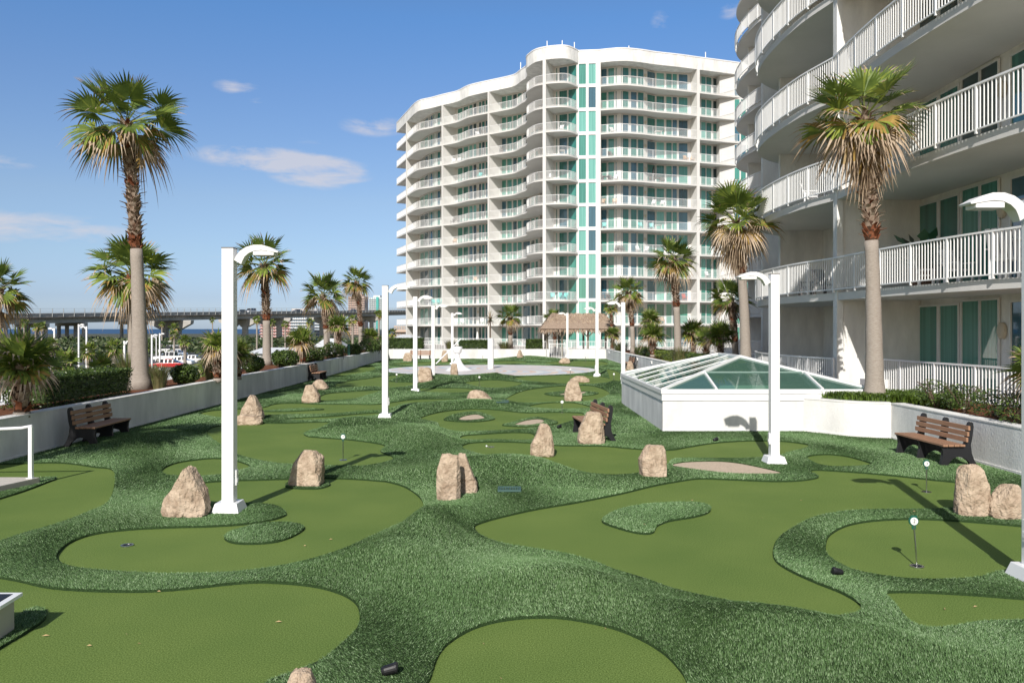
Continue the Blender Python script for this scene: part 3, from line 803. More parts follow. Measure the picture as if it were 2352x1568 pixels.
# dividing walls
def divider(a, b, th=.24, z0=-.5, z1=ZS, mi=None):
    mb = MB(); A_ = Vector((*a, 0)); B_ = Vector((*b, 0)); d = (B_ - A_).normalized(); n_ = Vector((-d.y, d.x, 0)) * th / 2
    mb.prism([tuple((A_ - n_))[:2], tuple((B_ - n_))[:2], tuple((B_ + n_))[:2], tuple((A_ + n_))[:2]], z0, z1)
    return mb.build('dividing_wall', stucco_bldg, root_t)
Ll = polylen(left_w)
for pxo, pxi in ((934, 962), (1016, 1046), (1122, 1151)):
    so_ = s_at_px(left_w, pxo); a = at_len(left_w, Ll, so_); a = (a[0] - .05, a[1] - .05)
    Li = polylen(in_left); b = at_len(in_left, Li, s_at_px(in_left, pxi)); divider(a, (b[0] + .3, b[1] + .3))
q = at_len(bulge, polylen(bulge), s_at_px(bulge, 1250)); divider((q[0], q[1] + .0), (q[0] + 1.6, 109.5), .45)
divider((stair[0][0] - .10, stair[0][1] - .04), (stair[0][0] - .10, 108), .26)
divider((stair[1][0] + .12, stair[1][1] - .06), (stair[1][0] + .15, 108), .26)
q = at_len(right_w, polylen(right_w), s_at_px(right_w, 1604)); divider((q[0], q[1] - .06), (q[0] - 1.0, 113), .42)
q = at_len(right_w, polylen(right_w), s_at_px(right_w, 1740)); divider((q[0], q[1] - .06), (q[0] - .6, 115), .3)
# stair glass: two bays of tall panes, spandrels between
st_face = [(stair[0][0], stair[0][1]), (stair[1][0], stair[1][1])]
mb = MB()
for k in range(NF):
    z = TZ0 + FH * k
    mb.ribbon(shifted(st_face, 0, -.02), shifted(st_face, 0, .5), z - .20, z + .19)
mb.ribbon(shifted(st_face, 0, -.02), shifted(st_face, 0, .5), ZT - .25, ZS)
for a, b in ((1327.6, 1329.0), (1346.2, 1351.3), (1368.7, 1376)):
    la, lb = s_at_px(st_face, a), s_at_px(st_face, b); LL = polylen(st_face)
    mb.ribbon([at_len(shifted(st_face, 0, -.05), LL, la), at_len(shifted(st_face, 0, -.05), LL, lb)], [at_len(shifted(st_face, 0, .5), LL, la), at_len(shifted(st_face, 0, .5), LL, lb)], -.5, ZS)
mb.build('stair_frame', paint_white, root_t)
bays = [('left', in_left, [(966,974),(975.5,984),(986,994.5),(996,1003),(1005,1012),(1014,1030)], (-.66, -.75)),
        ('left', in_left, [(1052,1063),(1065,1076),(1078,1086),(1088,1095),(1100.5,1106),(1107.5,1114),(1116,1124),(1125.5,1138)], (-.66, -.75)),
        ('left', in_left, [(1153,1163),(1165,1176.3),(1178.7,1187.8),(1189.5,1199),(1202,1218),(1220.5,1228),(1230.5,1236)], (-.5, -.86)),
        ('bulge', in_bulge, [(1265.8,1280),(1284.5,1303),(1305.4,1324.6)], (-.1, -1)),
        ('right', in_right, [(1380.7,1393.9),(1396.8,1410.7),(1413.8,1428),(1430,1443.8),(1448.6,1462.3),(1464.7,1478.4)], (0, -1)),
        ('right', in_right, [(1486.3,1504.3),(1507.4,1525.2),(1529.5,1542.7),(1544,1554.7),(1558.3,1579.2)], (0, -1)),
        ('right', in_right, [(1610,1620.7),(1622,1634),(1637.5,1646),(1648,1656)], (0, -1)),
        ('right', in_right, [(1686.7,1698.7),(1701,1713),(1715.5,1727),(1730,1742)], (0, -1))]
WH = FH - .40
protos = []
for bi, (nm, ln_, iv, ow) in enumerate(bays):
    vs3 = [window(root_t, ln_, iv, TZ0 + .02, WH, ow, seed=100 * bi + v, fr=.05) for v in range(3)]
    for k in range(1, NF):
        pf = vs3[(k * 2 + bi) % 3]
        c = pf.copy(); COL.objects.link(c); c.parent = root_t; c.location.z += FH * k
        g0 = [x for x in COL.objects if x.parent == pf][0]
        g = g0.copy(); COL.objects.link(g); g.parent = c
    for pf in vs3[1:]:
        for x in [x for x in COL.objects if x.parent == pf]: bpy.data.objects.remove(x)
        bpy.data.objects.remove(pf)
for k in range(NF):
    window(root_t, shifted(st_face, 0, .12), [(1329.0, 1346.2)], TZ0 + FH * k + .19, FH - .39, (0, -1), variant=rng.choice([0, 4, 4, 1, 4]), fr=.05, name='stair_window')
    window(root_t, shifted(st_face, 0, .12), [(1351.3, 1368.7)], TZ0 + FH * k + .19, FH - .39, (0, -1), variant=rng.choice([0, 4, 4, 3, 4]), fr=.05, name='stair_window')
# balustrades: one per bay and storey
rl = offs(left_w, .10); rb = offs(bulge, .10); rr_ = offs(right_w, .10)
def seg_px(line, a, b):
    s_a, s_b = s_at_px(line, a), s_at_px(line, b); s_a, s_b = min(s_a, s_b), max(s_a, s_b)
    return sub(line, s_a, s_b)
rails = [seg_px(rl, 911, 933), seg_px(rl, 935.5, 1014.5), seg_px(rl, 1018, 1120.5), seg_px(rl, 1124, 1207), rb[3:-1], seg_px(rr_, 1378.5, 1601), seg_px(rr_, 1607, 1738), seg_px(rr_, 1742, 1828)]
for ln_ in rails:
    r0 = railing(root_t, ln_, TZ0, pitch=.17, post_every=1.9, bal=.026)
    for k in range(1, NF):
        c = r0.copy(); COL.objects.link(c); c.parent = root_t; c.location.z += FH * k
# wall lights beside the doors
mb = MB()
for k in range(NF):
    for px_, ln_ in ((1098, in_left), (1482, in_right)):
        q = at_len(ln_, polylen(ln_), s_at_px(ln_, px_)); z = TZ0 + FH * k + 2.0
        mb = MB(); mb.box(q[0] - .12, q[1] - .25, z - .18, q[0] + .12, q[1] - .02, z + .18)
        mb.build('wall_light', light_m, root_t)
# lightning rods and a camera pole on the roof
for px_, py_, hh in ((1257, 1, .9), (1292, 1, .8), (1320, 1, 1.0), (1705, 1, 1.1), (1623, 1, 1.0), (1446, 1, .5), (1196, 1, 1.2)):
    ln_ = outer; q = at_len(ln_, polylen(ln_), s_at_px(ln_, px_)); mb = MB(); mb.box(q[0] - .05, q[1] + .6, ZT + 1.4, q[0] + .05, q[1] + .7, ZT + 1.6 + hh)
    mb.build('roof_mast', rail_white, root_t)

# ------------------------------------------------------------------ the near building on the right
root_n = thing('condominium_wing', 'near white condominium wing on the right with curved balconies and white balustrades', 'building', (14, 25, 0))
NZ = [0.60 + FH * k for k in range(10)]
near_pts = [(10.75, 15.2), (10.35, 17.5), (10.2, 20.3), (10.22, 22.8), (10.36, 25.4)]
low_pts = [(13.0, 12.0), (11.9, 15.2), (11.30, 17.7), (10.85, 19.8), (10.50, 22.8), (10.36, 25.4)]
near_pts = [(12.2, 11.8), (11.15, 14.6), (10.55, 17.3), (10.25, 20.3), (10.22, 22.8), (10.36, 25.4)]
far_pts = [(10.36, 25.45), (9.98, 27.4), (9.85, 29.6), (9.95, 31.8), (10.40, 33.6), (11.4, 34.9), (12.6, 35.8), (14.2, 36.6)]
IX = 13.05
nearc = smooth_open(near_pts, 6); lowc = smooth_open(low_pts, 6); farc = smooth_open(far_pts, 6)
b2 = smooth_open([(15.0, 40.5), (15.3, 46), (17.2, 52), (19.2, 57.5), (18.7, 61), (18.55, 64.5), (19.2, 68), (21.2, 70.5), (25, 71.5)], 6)
b0 = smooth_open([(14.2, 36.6), (14.0, 38.5), (15.0, 40.5)], 4)
for k in range(0, 10):
    z = NZ[k]
    cu = lowc if k == 1 else nearc
    full = cu + farc[1:]
    if k == 0: full = [(p[0] + .9, p[1]) for p in lowc] + farc[1:]
    mb = MB(); mb.prism(full + [(16, 36.6), (16, 11.8)], z - .24, z)
    mb.build('floor_slab', stucco_bldg, root_n)
    mb = MB(); mb.prism(b2 + [(32, 71.5), (32, 40.5)], z - .24, z)
    mb.build('floor_slab', stucco_bldg, root_n)
    if k < 9:
        if k > 0: railing(root_n, offs(cu, .10)[4:], z, hgt=1.10, pitch=.118, post_every=1.4, bal=.024)
        railing(root_n, offs(farc, .10), z, hgt=1.10, pitch=.118, post_every=1.4, bal=.024)
        railing(root_n, offs(b2, .10)[8:], z, hgt=1.10, pitch=.15, post_every=1.6, bal=.03)
ZTN = NZ[9]
def nbox(x0, y0, x1, y1, z0, z1, name, m=stucco_wall):
    mb = MB(); mb.box(x0, y0, z0, x1, y1, z1); return mb.build(name, m, root_n)
nbox(10.36, 25.42, IX, 25.60, 0, ZTN, 'dividing_wall')
nbox(10.34, 25.34, 10.54, 25.64, 0, ZTN, 'column')
nbox(11.25, 33.4, IX + .5, 33.6, 0, ZTN, 'dividing_wall')
nbox(12.55, 39.9, 16.5, 40.1, 0, ZTN, 'dividing_wall')
mb = MB(); mb.prism([(IX, 9), (IX, 33.7), (13.4, 36.0), (15.9, 38), (16.4, 40.2), (18.0, 46), (20, 51), (22.0, 56), (21.6, 66), (24, 69), (34, 69), (34, 9)], 0, ZTN); mb.build('facade_wall', stucco_wall, root_n)
for yy in (57.5, 66):
    nbox(19.6, yy, 23, yy + .2, 0, ZTN, 'dividing_wall')
inner_n = [(IX, 34.0), (IX, 9.0)]
def yiv(pa, pb): # pane limits from photo columns on the plane x = IX
    return (34.0 - IX * F / (pa - CX), 34.0 - IX * F / (pb - CX))
for k in range(0, 6):
    z = NZ[k]
    window(root_n, inner_n, [yiv(2114, 2157.5), yiv(2161, 2206)], z + .02, 2.78, (-1, 0), pxmode=False, variant=[0, 1, 1, 2, 1, 2][k], fr=.06, thick=.05)
    window(root_n, inner_n, [yiv(2212, 2253.5), yiv(2255, 2298)], z + .02, 2.86, (-1, 0), pxmode=False, variant=[0, 0, 2, 2, 1, 0][k], fr=.05, thick=.05, name='sliding_door')
    window(root_n, inner_n, [yiv(2325, 2392), yiv(2398, 2480)], z + .02, 2.78, (-1, 0), pxmode=False, variant=[3, 3, 1, 1, 1, 1][k], fr=.06, thick=.05)
    window(root_n, inner_n, [(2.3, 3.5), (3.6, 4.8), (4.9, 6.1), (6.2, 7.4)], z + .02, 2.78, (-1, 0), pxmode=False, seed=k, fr=.06, thick=.05)
    for y_ in (IX * F / (2306 - CX),):
        mb = MB(); mb.tube([(IX - .02, y_, z + 2.0), (IX - .10, y_, z + 2.0), (IX - .13, y_, z + 2.0)], [.17, .16, .10], 14)
        for i_, v in enumerate(mb.v): mb.v[i_] = (v[0], v[1], z + 2.0 + (v[2] - z - 2.0) * 1.35)
        mb.build('wall_light', light_m, root_n)
inner_f = [(21.75, 58.5), (21.75, 65.0)]
for k in range(0, 8):
    window(root_n, [(21.9, 65.4), (21.9, 57.9)], [(.4, 1.6), (1.7, 2.9), (3.2, 4.4), (4.5, 5.7)], NZ[k] + .02, 2.7, (-1, 0), pxmode=False, seed=k + 40, name='far_window')

# terrace fence of the ground floor and the low ledge in front of it
fence = thing('terrace_fence', 'white picket terrace fence standing behind the right planter, in front of green glass doors', 'fence', (11.5, 22, .6))
railing(fence, smooth_open([(12.6, 11.5), (12.1, 15), (11.85, 18.6), (11.45, 22.5), (11.2, 26.6)], 5)[::-1], 0.72, hgt=1.0, pitch=.125, post_every=1.6, bal=.026, name='balustrade')
mb = MB(); mb.box(10.75, 24.0, 0.0, 12.4, 24.6, 1.12)
tag(mb.build('ledge', stucco_wall, shift=(11.5, 24.3, 0)), 'low white ledge block beyond the big palm trunk, in front of the terrace fence', 'ledge')
mb = MB(); mb.box(9.6, 27.0, 0.0, 12.2, 33.2, .98)
tag(mb.build('ledge', stucco_wall, shift=(10.9, 30, 0)), 'long low white ledge behind the right slope of the skylight', 'ledge')
# ------------------------------------------------------------------ lamp posts
def make_lamp(hgt=3.84):
    root = thing('lamp_post', '', 'lamp post')
    mb = MB(); w0, w1, h = .205, .155, .16
    mb.add([(-w0, -w0, 0), (w0, -w0, 0), (w0, w0, 0), (-w0, w0, 0), (-w1, -w1, h), (w1, -w1, h), (w1, w1, h), (-w1, w1, h)],
           [(0, 3, 2, 1), (4, 5, 6, 7), (0, 1, 5, 4), (1, 2, 6, 5), (2, 3, 7, 6), (3, 0, 4, 7)])
    mb.build('base_cover', paint_white, root, world=False, bevel=.006)
    mb = MB(); mb.box(-.085, -.085, h - .01, .085, .085, hgt); mb.build('pole', paint_white, root, world=False, bevel=.006)
    mb = MB(); mb.box(-.088, -.088, hgt + .001, .088, .088, hgt + .014); mb.build('cap', concrete_dark, root, world=False)
    mb = MB(); mb.box(.086, -.03, .40, .112, .05, .62); mb.box(.112, -.02, .44, .12, .03, .50); mb.build('outlet_box', paint_white, root, world=False)
    # arm: a curved box beam
    P = [(0.085, hgt - .17), (.12, hgt - .11), (.18, hgt - .04), (.27, hgt + .015), (.38, hgt + .045), (.50, hgt + .045), (.62, hgt + .01), (.735, hgt - .05)]
    Wt = [.12, .115, .105, .095, .085, .075, .06, .02]
    mb = MB(); n = len(P)
    for i, (p, t) in enumerate(zip(P, Wt)):
        a = P[max(0, i - 1)]; b = P[min(n - 1, i + 1)]
        d = Vector((b[0] - a[0], b[1] - a[1])).normalized(); nn = Vector((-d.y, d.x)) * t
        yy = .06 + .05 * min(1, i / 4)
        for sx in (-yy, yy): mb.v.extend([(p[0], sx, p[1]), (p[0] - nn.x, sx, p[1] - nn.y)])
    for i in range(n - 1):
        k = 4 * i; l = k + 4
        for f in [(k, l, l + 1, k + 1), (k + 2, k + 3, l + 3, l + 2), (k, k + 2, l + 2, l), (k + 1, l + 1, l + 3, k + 3)]: mb.f.append(f); mb.m.append(0)
    mb.f += [(0, 1, 3, 2), (4 * n - 4, 4 * n - 2, 4 * n - 1, 4 * n - 3)]; mb.m += [0, 0]
    arm = mb.build('arm', paint_white, root, world=False)
    mb = MB(); mb.box(.37, -.10, hgt - .105, .67, .10, hgt - .035); hd = mb.build('lamp_head', paint_white, root, world=False, bevel=.008)
    mb = MB(); mb.box(.39, -.08, hgt - .109, .65, .08, hgt - .1055); ln = mb.build('lens', mat('lamp_lens', (.5, .5, .46), rough=.2), hd, world=False)
    return root
lamp0 = make_lamp()
LAMPS = [  # base px, base py, top py, arm direction, label
 (527, 1176, 568, 0, 'tallest white lamp post at the left front, square base beside a tall boulder'),
 (885, 962, 655, 0, 'second white lamp post of the left row, its base on a small rise of turf'),
 (954, 902, 680, 0, 'third white lamp post of the left row, close to the craggy wide boulder'),
 (995, 876, 700, 0, 'fourth white lamp post of the left row, right of the craggy boulder'),
 (1039, 838, 718, 0, 'farthest and smallest white lamp post of the left row, behind the fluted white sculpture'),
 (2376, 1335, 452, 1, 'nearest white lamp post cut by the right edge, arm reaching left'),
 (1778, 1064, 628, 1, 'white lamp post on the right beside the long sand bunker, in front of the skylight'),
 (1431, 893, 693, 1, 'white lamp post rising behind the left corner of the skylight curb'),
 (1371, 864, 706, 1, 'white lamp post on the right rim of the painted round pad'),
 (1303, 832, 718, 1, 'most distant white lamp post, in front of the white gate and thatched hut'),
]
for i, (px, py, ty, fl, lb) in enumerate(LAMPS):
    g = gp(px, py)
    r_ = lamp0 if i == 0 else copy_tree(lamp0)
    s_ = F / g.y
    top = H + (CY - ty) / s_
    r_.location = (g.x, g.y, 0); r_.rotation_euler = (0, 0, math.pi if fl else 0)
    r_.scale = (1, 1, max(.95, min(1.12, top / 3.86)))
    r_['label'] = lb; r_['group'] = 'white lamp posts around the course'; r_['category'] = 'lamp post'
    

# ------------------------------------------------------------------ boulders
def rock(name_lb, px, py, wpx, hpx, seed, k=4.0, taper=.25, lean=0.0, depth=.8, peak=0.0, flat=0.0, yaw=0.0, n_amp=.10, cut=(), zoff=0.0, tapy=.2, sd_=44):
    g = gp(px, py); s_ = F / g.y
    W = wpx / s_; Hh = hpx / s_; Dp = W * depth
    g.y += Dp * .42
    mb = MB(); N = 40
    vs_ = []; fs = []; idx = {}
    def add(p):
        key = (round(p[0], 5), round(p[1], 5), round(p[2], 5))
        if key not in idx: idx[key] = len(vs_); vs_.append(Vector(p))
        return idx[key]
    for ax in range(3):
        for sg in (-1, 1):
            gr = [[None] * (N + 1) for _ in range(N + 1)]
            for i in range(N + 1):
                for j in range(N + 1):
                    a = math.tan((i / N * 2 - 1) * math.pi / 4); b = math.tan((j / N * 2 - 1) * math.pi / 4)
                    v = [0, 0, 0]; v[ax] = sg; v[(ax + 1) % 3] = a; v[(ax + 2) % 3] = b
                    gr[i][j] = add(v)
            for i in range(N):
                for j in range(N):
                    f = (gr[i][j], gr[i + 1][j], gr[i + 1][j + 1], gr[i][j + 1])
                    fs.append(f if sg > 0 else f[::-1])
    off = Vector((seed * 7.3, seed * 3.1, seed * 1.7))
    rk = random.Random(seed * 13 + 5); cut = list(cut)
    for _ in range(9):
        a = rk.uniform(0, 6.28); cut.append((math.cos(a), math.sin(a), rk.uniform(-.15, .7), rk.uniform(.86, 1.06) if k > 3 else rk.uniform(.8, .98)))
    res = []
    for v in vs_:
        m = (abs(v.x) ** k + abs(v.y) ** k + abs(v.z) ** k) ** (1 / k)
        p = v / m
        t = (p.z + 1) / 2
        # faceting by cutting planes, then rough layers
        for (cx_, cy_, cz_, cd) in cut:
            nv = Vector((cx_, cy_, cz_)).normalized(); dd = p.dot(nv) - cd
            if dd > 0: p = p - nv * dd * .92
        q = p * 1.1 + off
        nn = mnoise.fractal(q * 1.0, 1.0, 2.1, 3) * 1.3
        rid = abs(mnoise.noise(q * 2.1 + Vector((3, 1, 5)))) ; rid2 = abs(mnoise.noise(Vector((q.x * 5.2, q.y * 5.2, q.z * 2.2))))
        fine = mnoise.fractal(q * 7.0, .9, 2.1, 4)
        p = p * (1 + n_amp * .55 * nn - n_amp * .9 * max(0, .10 - rid) * 6 - .045 * max(0, .10 - rid2) * 7 + .026 * fine)
        t = max(0.0, min(1.15, (p.z + 1) / 2))
        sc_ = 1 - taper * t ** 1.25; sy = 1 - tapy * t
        x = p.x * sc_ * W / 2 + lean * W * t + peak * W * max(0, t - .5)
        yv = p.y * sy * Dp / 2
        z = (t * 1.08 - .08) * Hh - flat * Hh * (p.x * .5 + .5) * t
        c_, s2 = math.cos(yaw), math.sin(yaw)
        res.append((x * c_ - yv * s2, x * s2 + yv * c_, z + zoff))
    mb.add(res, fs)
    o = mb.build('boulder', rock_m, world=False)
    md = o.modifiers.new('edges', 'EDGE_SPLIT'); md.split_angle = R(38)
    for pl in o.data.polygons: pl.use_smooth = True
    o.location = (g.x, g.y, turf_height(g.x, g.y) * .4)
    tag(o, name_lb, 'boulder', 'sandstone boulders set on the course')
    return o
rock('tall boulder with a leaning peak, at the foot of the front left lamp post', 413, 1193, 116, 114, 31, k=4.2, taper=.50, lean=.03, depth=.7, cut=[(-.75, -.1, .6, .70), (.8, -.1, .55, .82), (.45, -1, .2, .80), (-.5, -.9, .1, .86)], n_amp=.10)
rock('boulder crossed by a lamp post shadow, on a little rough islet', 699, 1120, 86, 80, 2, k=5.5, taper=.22, lean=.04, depth=.7, cut=[(-.8, -.2, .75, .86), (.9, -.4, .5, .95), (.7, 0, .8, 1.05)], n_amp=.08)
rock('upright block boulder in the centre, front one of a close pair', 1029, 1156, 56, 108, 3, k=7, taper=.02, depth=.75, n_amp=.05, cut=[(.2, -1, .1, .86), (.9, -.4, 0, .95)])
rock('sloping shouldered boulder standing behind the upright block in the centre', 1068, 1143, 66, 95, 4, k=3.6, taper=.45, lean=-.10, depth=.6, cut=[(1, 0, .5, .75)], n_amp=.06)
rock('pointed boulder on the middle green, with a narrow top', 1246, 1050, 62, 74, 5, k=3.8, taper=.42, lean=.02, depth=.8, cut=[(-.8, 0, .5, .75), (.5, -.8, .3, .8)])
rock('broad based boulder in front of the end of the free standing bench', 1360, 1023, 66, 74, 6, k=5, taper=.28, lean=.02, depth=.8, cut=[(.2, -1, .2, .82)], n_amp=.06)
rock('blocky boulder left of the long pointed sand bunker', 1502, 1099, 65, 72, 7, k=6, taper=.04, depth=.85, n_amp=.06, cut=[(.3, -1, .2, .84), (-.9, 0, .6, .9)])
rock('tall grey streaked boulder below the right hand bench', 2246, 1190, 76, 116, 8, k=4.5, taper=.18, lean=-.02, depth=.75, cut=[(.9, 0, .5, .88), (-.9, -.3, .4, .92)], n_amp=.07)
rock('rounded low boulder at the right edge, next to the tall streaked one', 2328, 1198, 90, 80, 9, k=3.4, taper=.35, lean=.08, depth=.7, cut=[(-.8, -.2, .5, .75)], n_amp=.07)
rock('pyramid shaped boulder near the left wall, behind a flat slab', 574, 966, 60, 56, 10, k=3.4, taper=.72, lean=-.02, depth=.7)
rock('flat slab boulder lying in front of the pyramid boulder', 566, 976, 66, 24, 11, k=4, taper=.1, flat=.2, depth=.5, n_amp=.07)
rock('small upright boulder on the left in front of a dark low one', 712, 927, 44, 42, 12, k=4, taper=.3, lean=-.04, depth=.7, n_amp=.07, cut=[(.9, 0, .5, .8)])
rock('low shaded boulder in front of the bench on the left wall', 732, 897, 44, 24, 13, k=2.6, taper=.5, lean=-.05, depth=.8)
rock('long low boulder lying in mid course on a rise of turf', 1101, 929, 68, 32, 14, k=3, taper=.45, lean=-.03, depth=.6, flat=.25, cut=[(1, -.2, .3, .8)])
rock('upright boulder in front of the distant sliver of sand', 1318, 922, 44, 47, 15, k=4.2, taper=.32, lean=-.02, depth=.8, cut=[(.3, -1, .2, .84)])
rock('craggy wide boulder on the left of the fourth lamp post', 975, 881, 39, 34, 16, k=4, taper=.25, depth=.8, n_amp=.14)
rock('slim upright boulder in front of the fluted white sculpture', 1043, 871, 18, 32, 17, k=5, taper=.08, lean=-.05, depth=.9, n_amp=.06)
rock('flat low boulder between two right hand lamp posts', 1333, 878, 46, 14, 18, k=4.5, taper=.15, depth=.6)
rock('small squat boulder next to the far bench', 936, 831, 22, 20, 19, k=4, taper=.15)
rock('small pointed boulder seen left of the white sculpture hub', 1021, 831, 17, 26, 20, k=4, taper=.3)
rock('tiny pointed boulder against the far wall', 1194, 827, 17, 21, 21, k=3, taper=.6)
rock('wide flattish boulder in front of the white gate', 1297, 836, 29, 14, 22, k=3, taper=.3)
rock('rounded boulder near the foot of the far right bench', 1448, 851, 19, 21, 23, k=3.5, taper=.4)
rock('smaller low boulder left of the far right bench boulder', 1437, 862, 16, 14, 24, k=3.5, taper=.4)
rock('boulder whose crest just shows at the bottom edge of the picture', 686, 1690, 100, 134, 25, k=3.5, taper=.35, depth=.8)

# ------------------------------------------------------------------ benches
def make_bench():
    root = thing('bench', '', 'bench')
    prof = [(-.24, 0), (-.13, 0), (-.07, .10), (.02, .17), (.13, .20), (.24, .17), (.32, .08), (.35, 0), (.47, 0), (.455, .10), (.43, .22), (.44, .33), (.47, .395),
            (.06, .375), (.00, .44), (-.03, .60), (-.055, .78), (-.075, .83), (-.11, .85), (-.145, .83), (-.155, .76), (-.13, .55), (-.10, .42), (-.12, .25), (-.17, .12)]
    for x in (-.80, 0, .80):
        mb = MB(); n = len(prof); w_ = .035
        for sx in (x - w_, x + w_): mb.v.extend((sx, -p[0], p[1]) for p in prof)
        for i in range(n):
            j = (i + 1) % n; mb.f.append((i, n + i, n + j, j)); mb.m.append(0)
        mb.f.append(tuple(reversed(range(n)))); mb.f.append(tuple(range(n, 2 * n))); mb.m += [0, 0]
        mb.f = [f[::-1] for f in mb.f]
        mb.build('support', black_plastic, root, world=False, bevel=.006)
    for z, y in ((.52, .015), (.63, .035), (.74, .055)):
        mb = MB(); y0 = -(-y); th = .04
        mb.bar((-.90, y - .02, z), (.90, y - .02, z), th, .085); mb.build('back_slat', wood_slat, root, world=False, bevel=.004)
    mb = MB()
    for y in (-.09, -.20, -.31, -.42): mb.box(-.90, y - .048, .392, .90, y + .048, .43)
    mb.build('seat', wood_slat, root, world=False, bevel=.004)
    return root
bench0 = make_bench()
# in local axes the sitter looks toward -y
BENCH = [(212, 1020, 90 + 2, -9.62, None, 'brown slatted bench in shade against the left planter wall, nearest of the left ones'),
         (722, 873, 92, None, None, 'brown slatted bench farther along the left wall, behind a shaded low boulder'),
         (966, 826.5, 0, None, None, 'brown slatted bench facing the viewer against the far sunlit wall'),
         (1374, 1004, -83, None, None, 'brown slatted bench standing free on the course, seen end on behind a broad boulder'),
         (2160, 1058, -88, None, None, 'brown slatted bench with black supports by the right planter wall, above the tall streaked boulder'),
         (1450, 847, -88, None, None, 'small distant brown bench against the right hand planter wall')]
for i, (px, py, ang, fx, _, lb) in enumerate(BENCH):
    g = gp(px, py)
    b_ = bench0 if i == 0 else copy_tree(bench0)
    z = turf_height(g.x, g.y)
    b_.location = (g.x if fx is None else fx, g.y, max(0, z - .02)); b_.rotation_euler = (0, 0, R(ang))
    tag(b_, lb, 'bench', 'brown slatted benches')

# ------------------------------------------------------------------ practice flags, cups, balls
flag_white = mat('flag_white', (.82, .82, .80), rough=.4)
def text_mesh(txt, size, m, parent, loc, rot):
    cu = bpy.data.curves.new('t', 'FONT'); cu.body = txt; cu.size = size; cu.align_x = 'CENTER'; cu.align_y = 'CENTER'; cu.extrude = .0008
    to = bpy.data.objects.new('t', cu); COL.objects.link(to)
    bpy.context.view_layer.update()
    me_ = bpy.data.meshes.new_from_object(to.evaluated_get(bpy.context.evaluated_depsgraph_get()))
    bpy.data.objects.remove(to)
    me_.materials.clear(); me_.materials.append(m); me_.name = 'number'
    o = bpy.data.objects.new('number', me_); COL.objects.link(o); o.parent = parent; o.location = loc; o.rotation_euler = rot
    return o
def disc_y(mb, cx_, cy_, cz_, r, th, n=20, mi=0):
    vs_ = [(cx_ + r * math.cos(2 * math.pi * i / n), cy_ - th / 2, cz_ + r * math.sin(2 * math.pi * i / n)) for i in range(n)]
    vs_ += [(a, cy_ + th / 2, c) for a, b, c in vs_]
    mb.add(vs_, [tuple(range(n)), tuple(reversed(range(n, 2 * n)))] + [(i, i + n, (i + 1) % n + n, (i + 1) % n) for i in range(n)], mi)
def cup(parent=None, loc=None):
    mb = MB(); n = 24; r0, r1 = .054, .075
    for r, z in ((r0, -.02), (r0, .012), (r1, .012), (r1, .0)):
        mb.v.extend((r * math.cos(2 * math.pi * i / n), r * math.sin(2 * math.pi * i / n), z) for i in range(n))
    for k in range(3):
        for i in range(n): mb.f.append((k * n + i, k * n + (i + 1) % n, (k + 1) * n + (i + 1) % n, (k + 1) * n + i)); mb.m.append(0)
    c_ = mb.build('cup', metal_m, parent, world=False)
    mb = MB(); mb.v = [(r0 * math.cos(2 * math.pi * i / n), r0 * math.sin(2 * math.pi * i / n), .003) for i in range(n)]; mb.f = [tuple(range(n))]; mb.m = [0]
    h_ = mb.build('hole', black_m, c_, world=False)
    return c_
def flag(px, py, ty, num, label, lean=0.0, col_hold=True, fancy=True):
    g = gp(px, py); s_ = F / g.y; z0 = turf_height(g.x, g.y)
    hgt = max(.30, (py - ty) / s_ - z0 - .03)
    root = thing('practice_flag', label, 'golf flag', (g.x, g.y, z0), 0, 'numbered pin markers of the holes')
    mb = MB(); mb.tube([(0, 0, 0), (lean, 0, hgt)], .0075 + .00016 * g.y, 8); mb.build('pin', metal_m, root, world=False)
    r = .042
    if fancy:
        mb = MB(); disc_y(mb, lean, .005, hgt + .035, r + .012, .016); mb.box(lean - .02, -.006, hgt - .055, lean + .02, .008, hgt + .0); mb.box(lean - .035, -.004, hgt + .078, lean + .035, .006, hgt + .097)
        mb.build('holder', green_pl, root, world=False)
    mb = MB(); disc_y(mb, lean, -.006, hgt + .035, r if fancy else r * 1.1, .014); dk = mb.build('number_plate', flag_white, root, world=False)
    if num: text_mesh(num, .062, black_m, dk, (lean, -.0145, hgt + .035), (R(90), 0, 0))
    cup(root)
    return root
flag(2106, 1301, 1197, '2', 'leaning pin with round white plate numbered 2 in a green holder, right foreground', lean=-.035)
flag(2128, 1130, 1065, '3', 'pin with round white plate numbered 3 below the right hand bench')
flag(788, 1057, 1003, '17', 'pin with round white plate numbered 17 on the left middle green')
flag(1291, 948, 923, '', 'pin with plain white plate beside the free standing bench', fancy=False)
flag(911, 878, 860, '', 'distant pin with white plate just right of the second left lamp post', fancy=False)
flag(1310, 868, 848, '', 'distant thin pin at the right front rim of the painted pad', fancy=False)
flag(1101, 886, 866, '', 'thin distant pin in the turf hollow before the painted pad', fancy=False)
flag(1410, 880, 859, '', 'thin pin just left of the skylight curb corner', fancy=False)
flag(1109, 829, 815, '', 'tiny pin in front of the far wall, left of the white post', fancy=False)
flag(1205, 830, 816, '', 'tiny pin beside the pointed boulder at the far wall', fancy=False)
flag(1345, 832, 818, '', 'tiny pin right of the white gate', fancy=False)
for px, py, lb in ((292, 1253, 'bare steel rimmed hole in the left front green, without a pin'), (1128, 1027, 'steel rimmed hole at the left end of the middle green with a ball beside it')):
    g = gp(px, py); c_ = cup(); c_.name = 'hole_cup'; c_.location = (g.x, g.y, .002); tag(c_, lb, 'golf hole')
    bpy.data.objects[[x.name for x in COL.objects if x.parent == c_][0]].name = 'hole'
g = gp(1127, 1026)
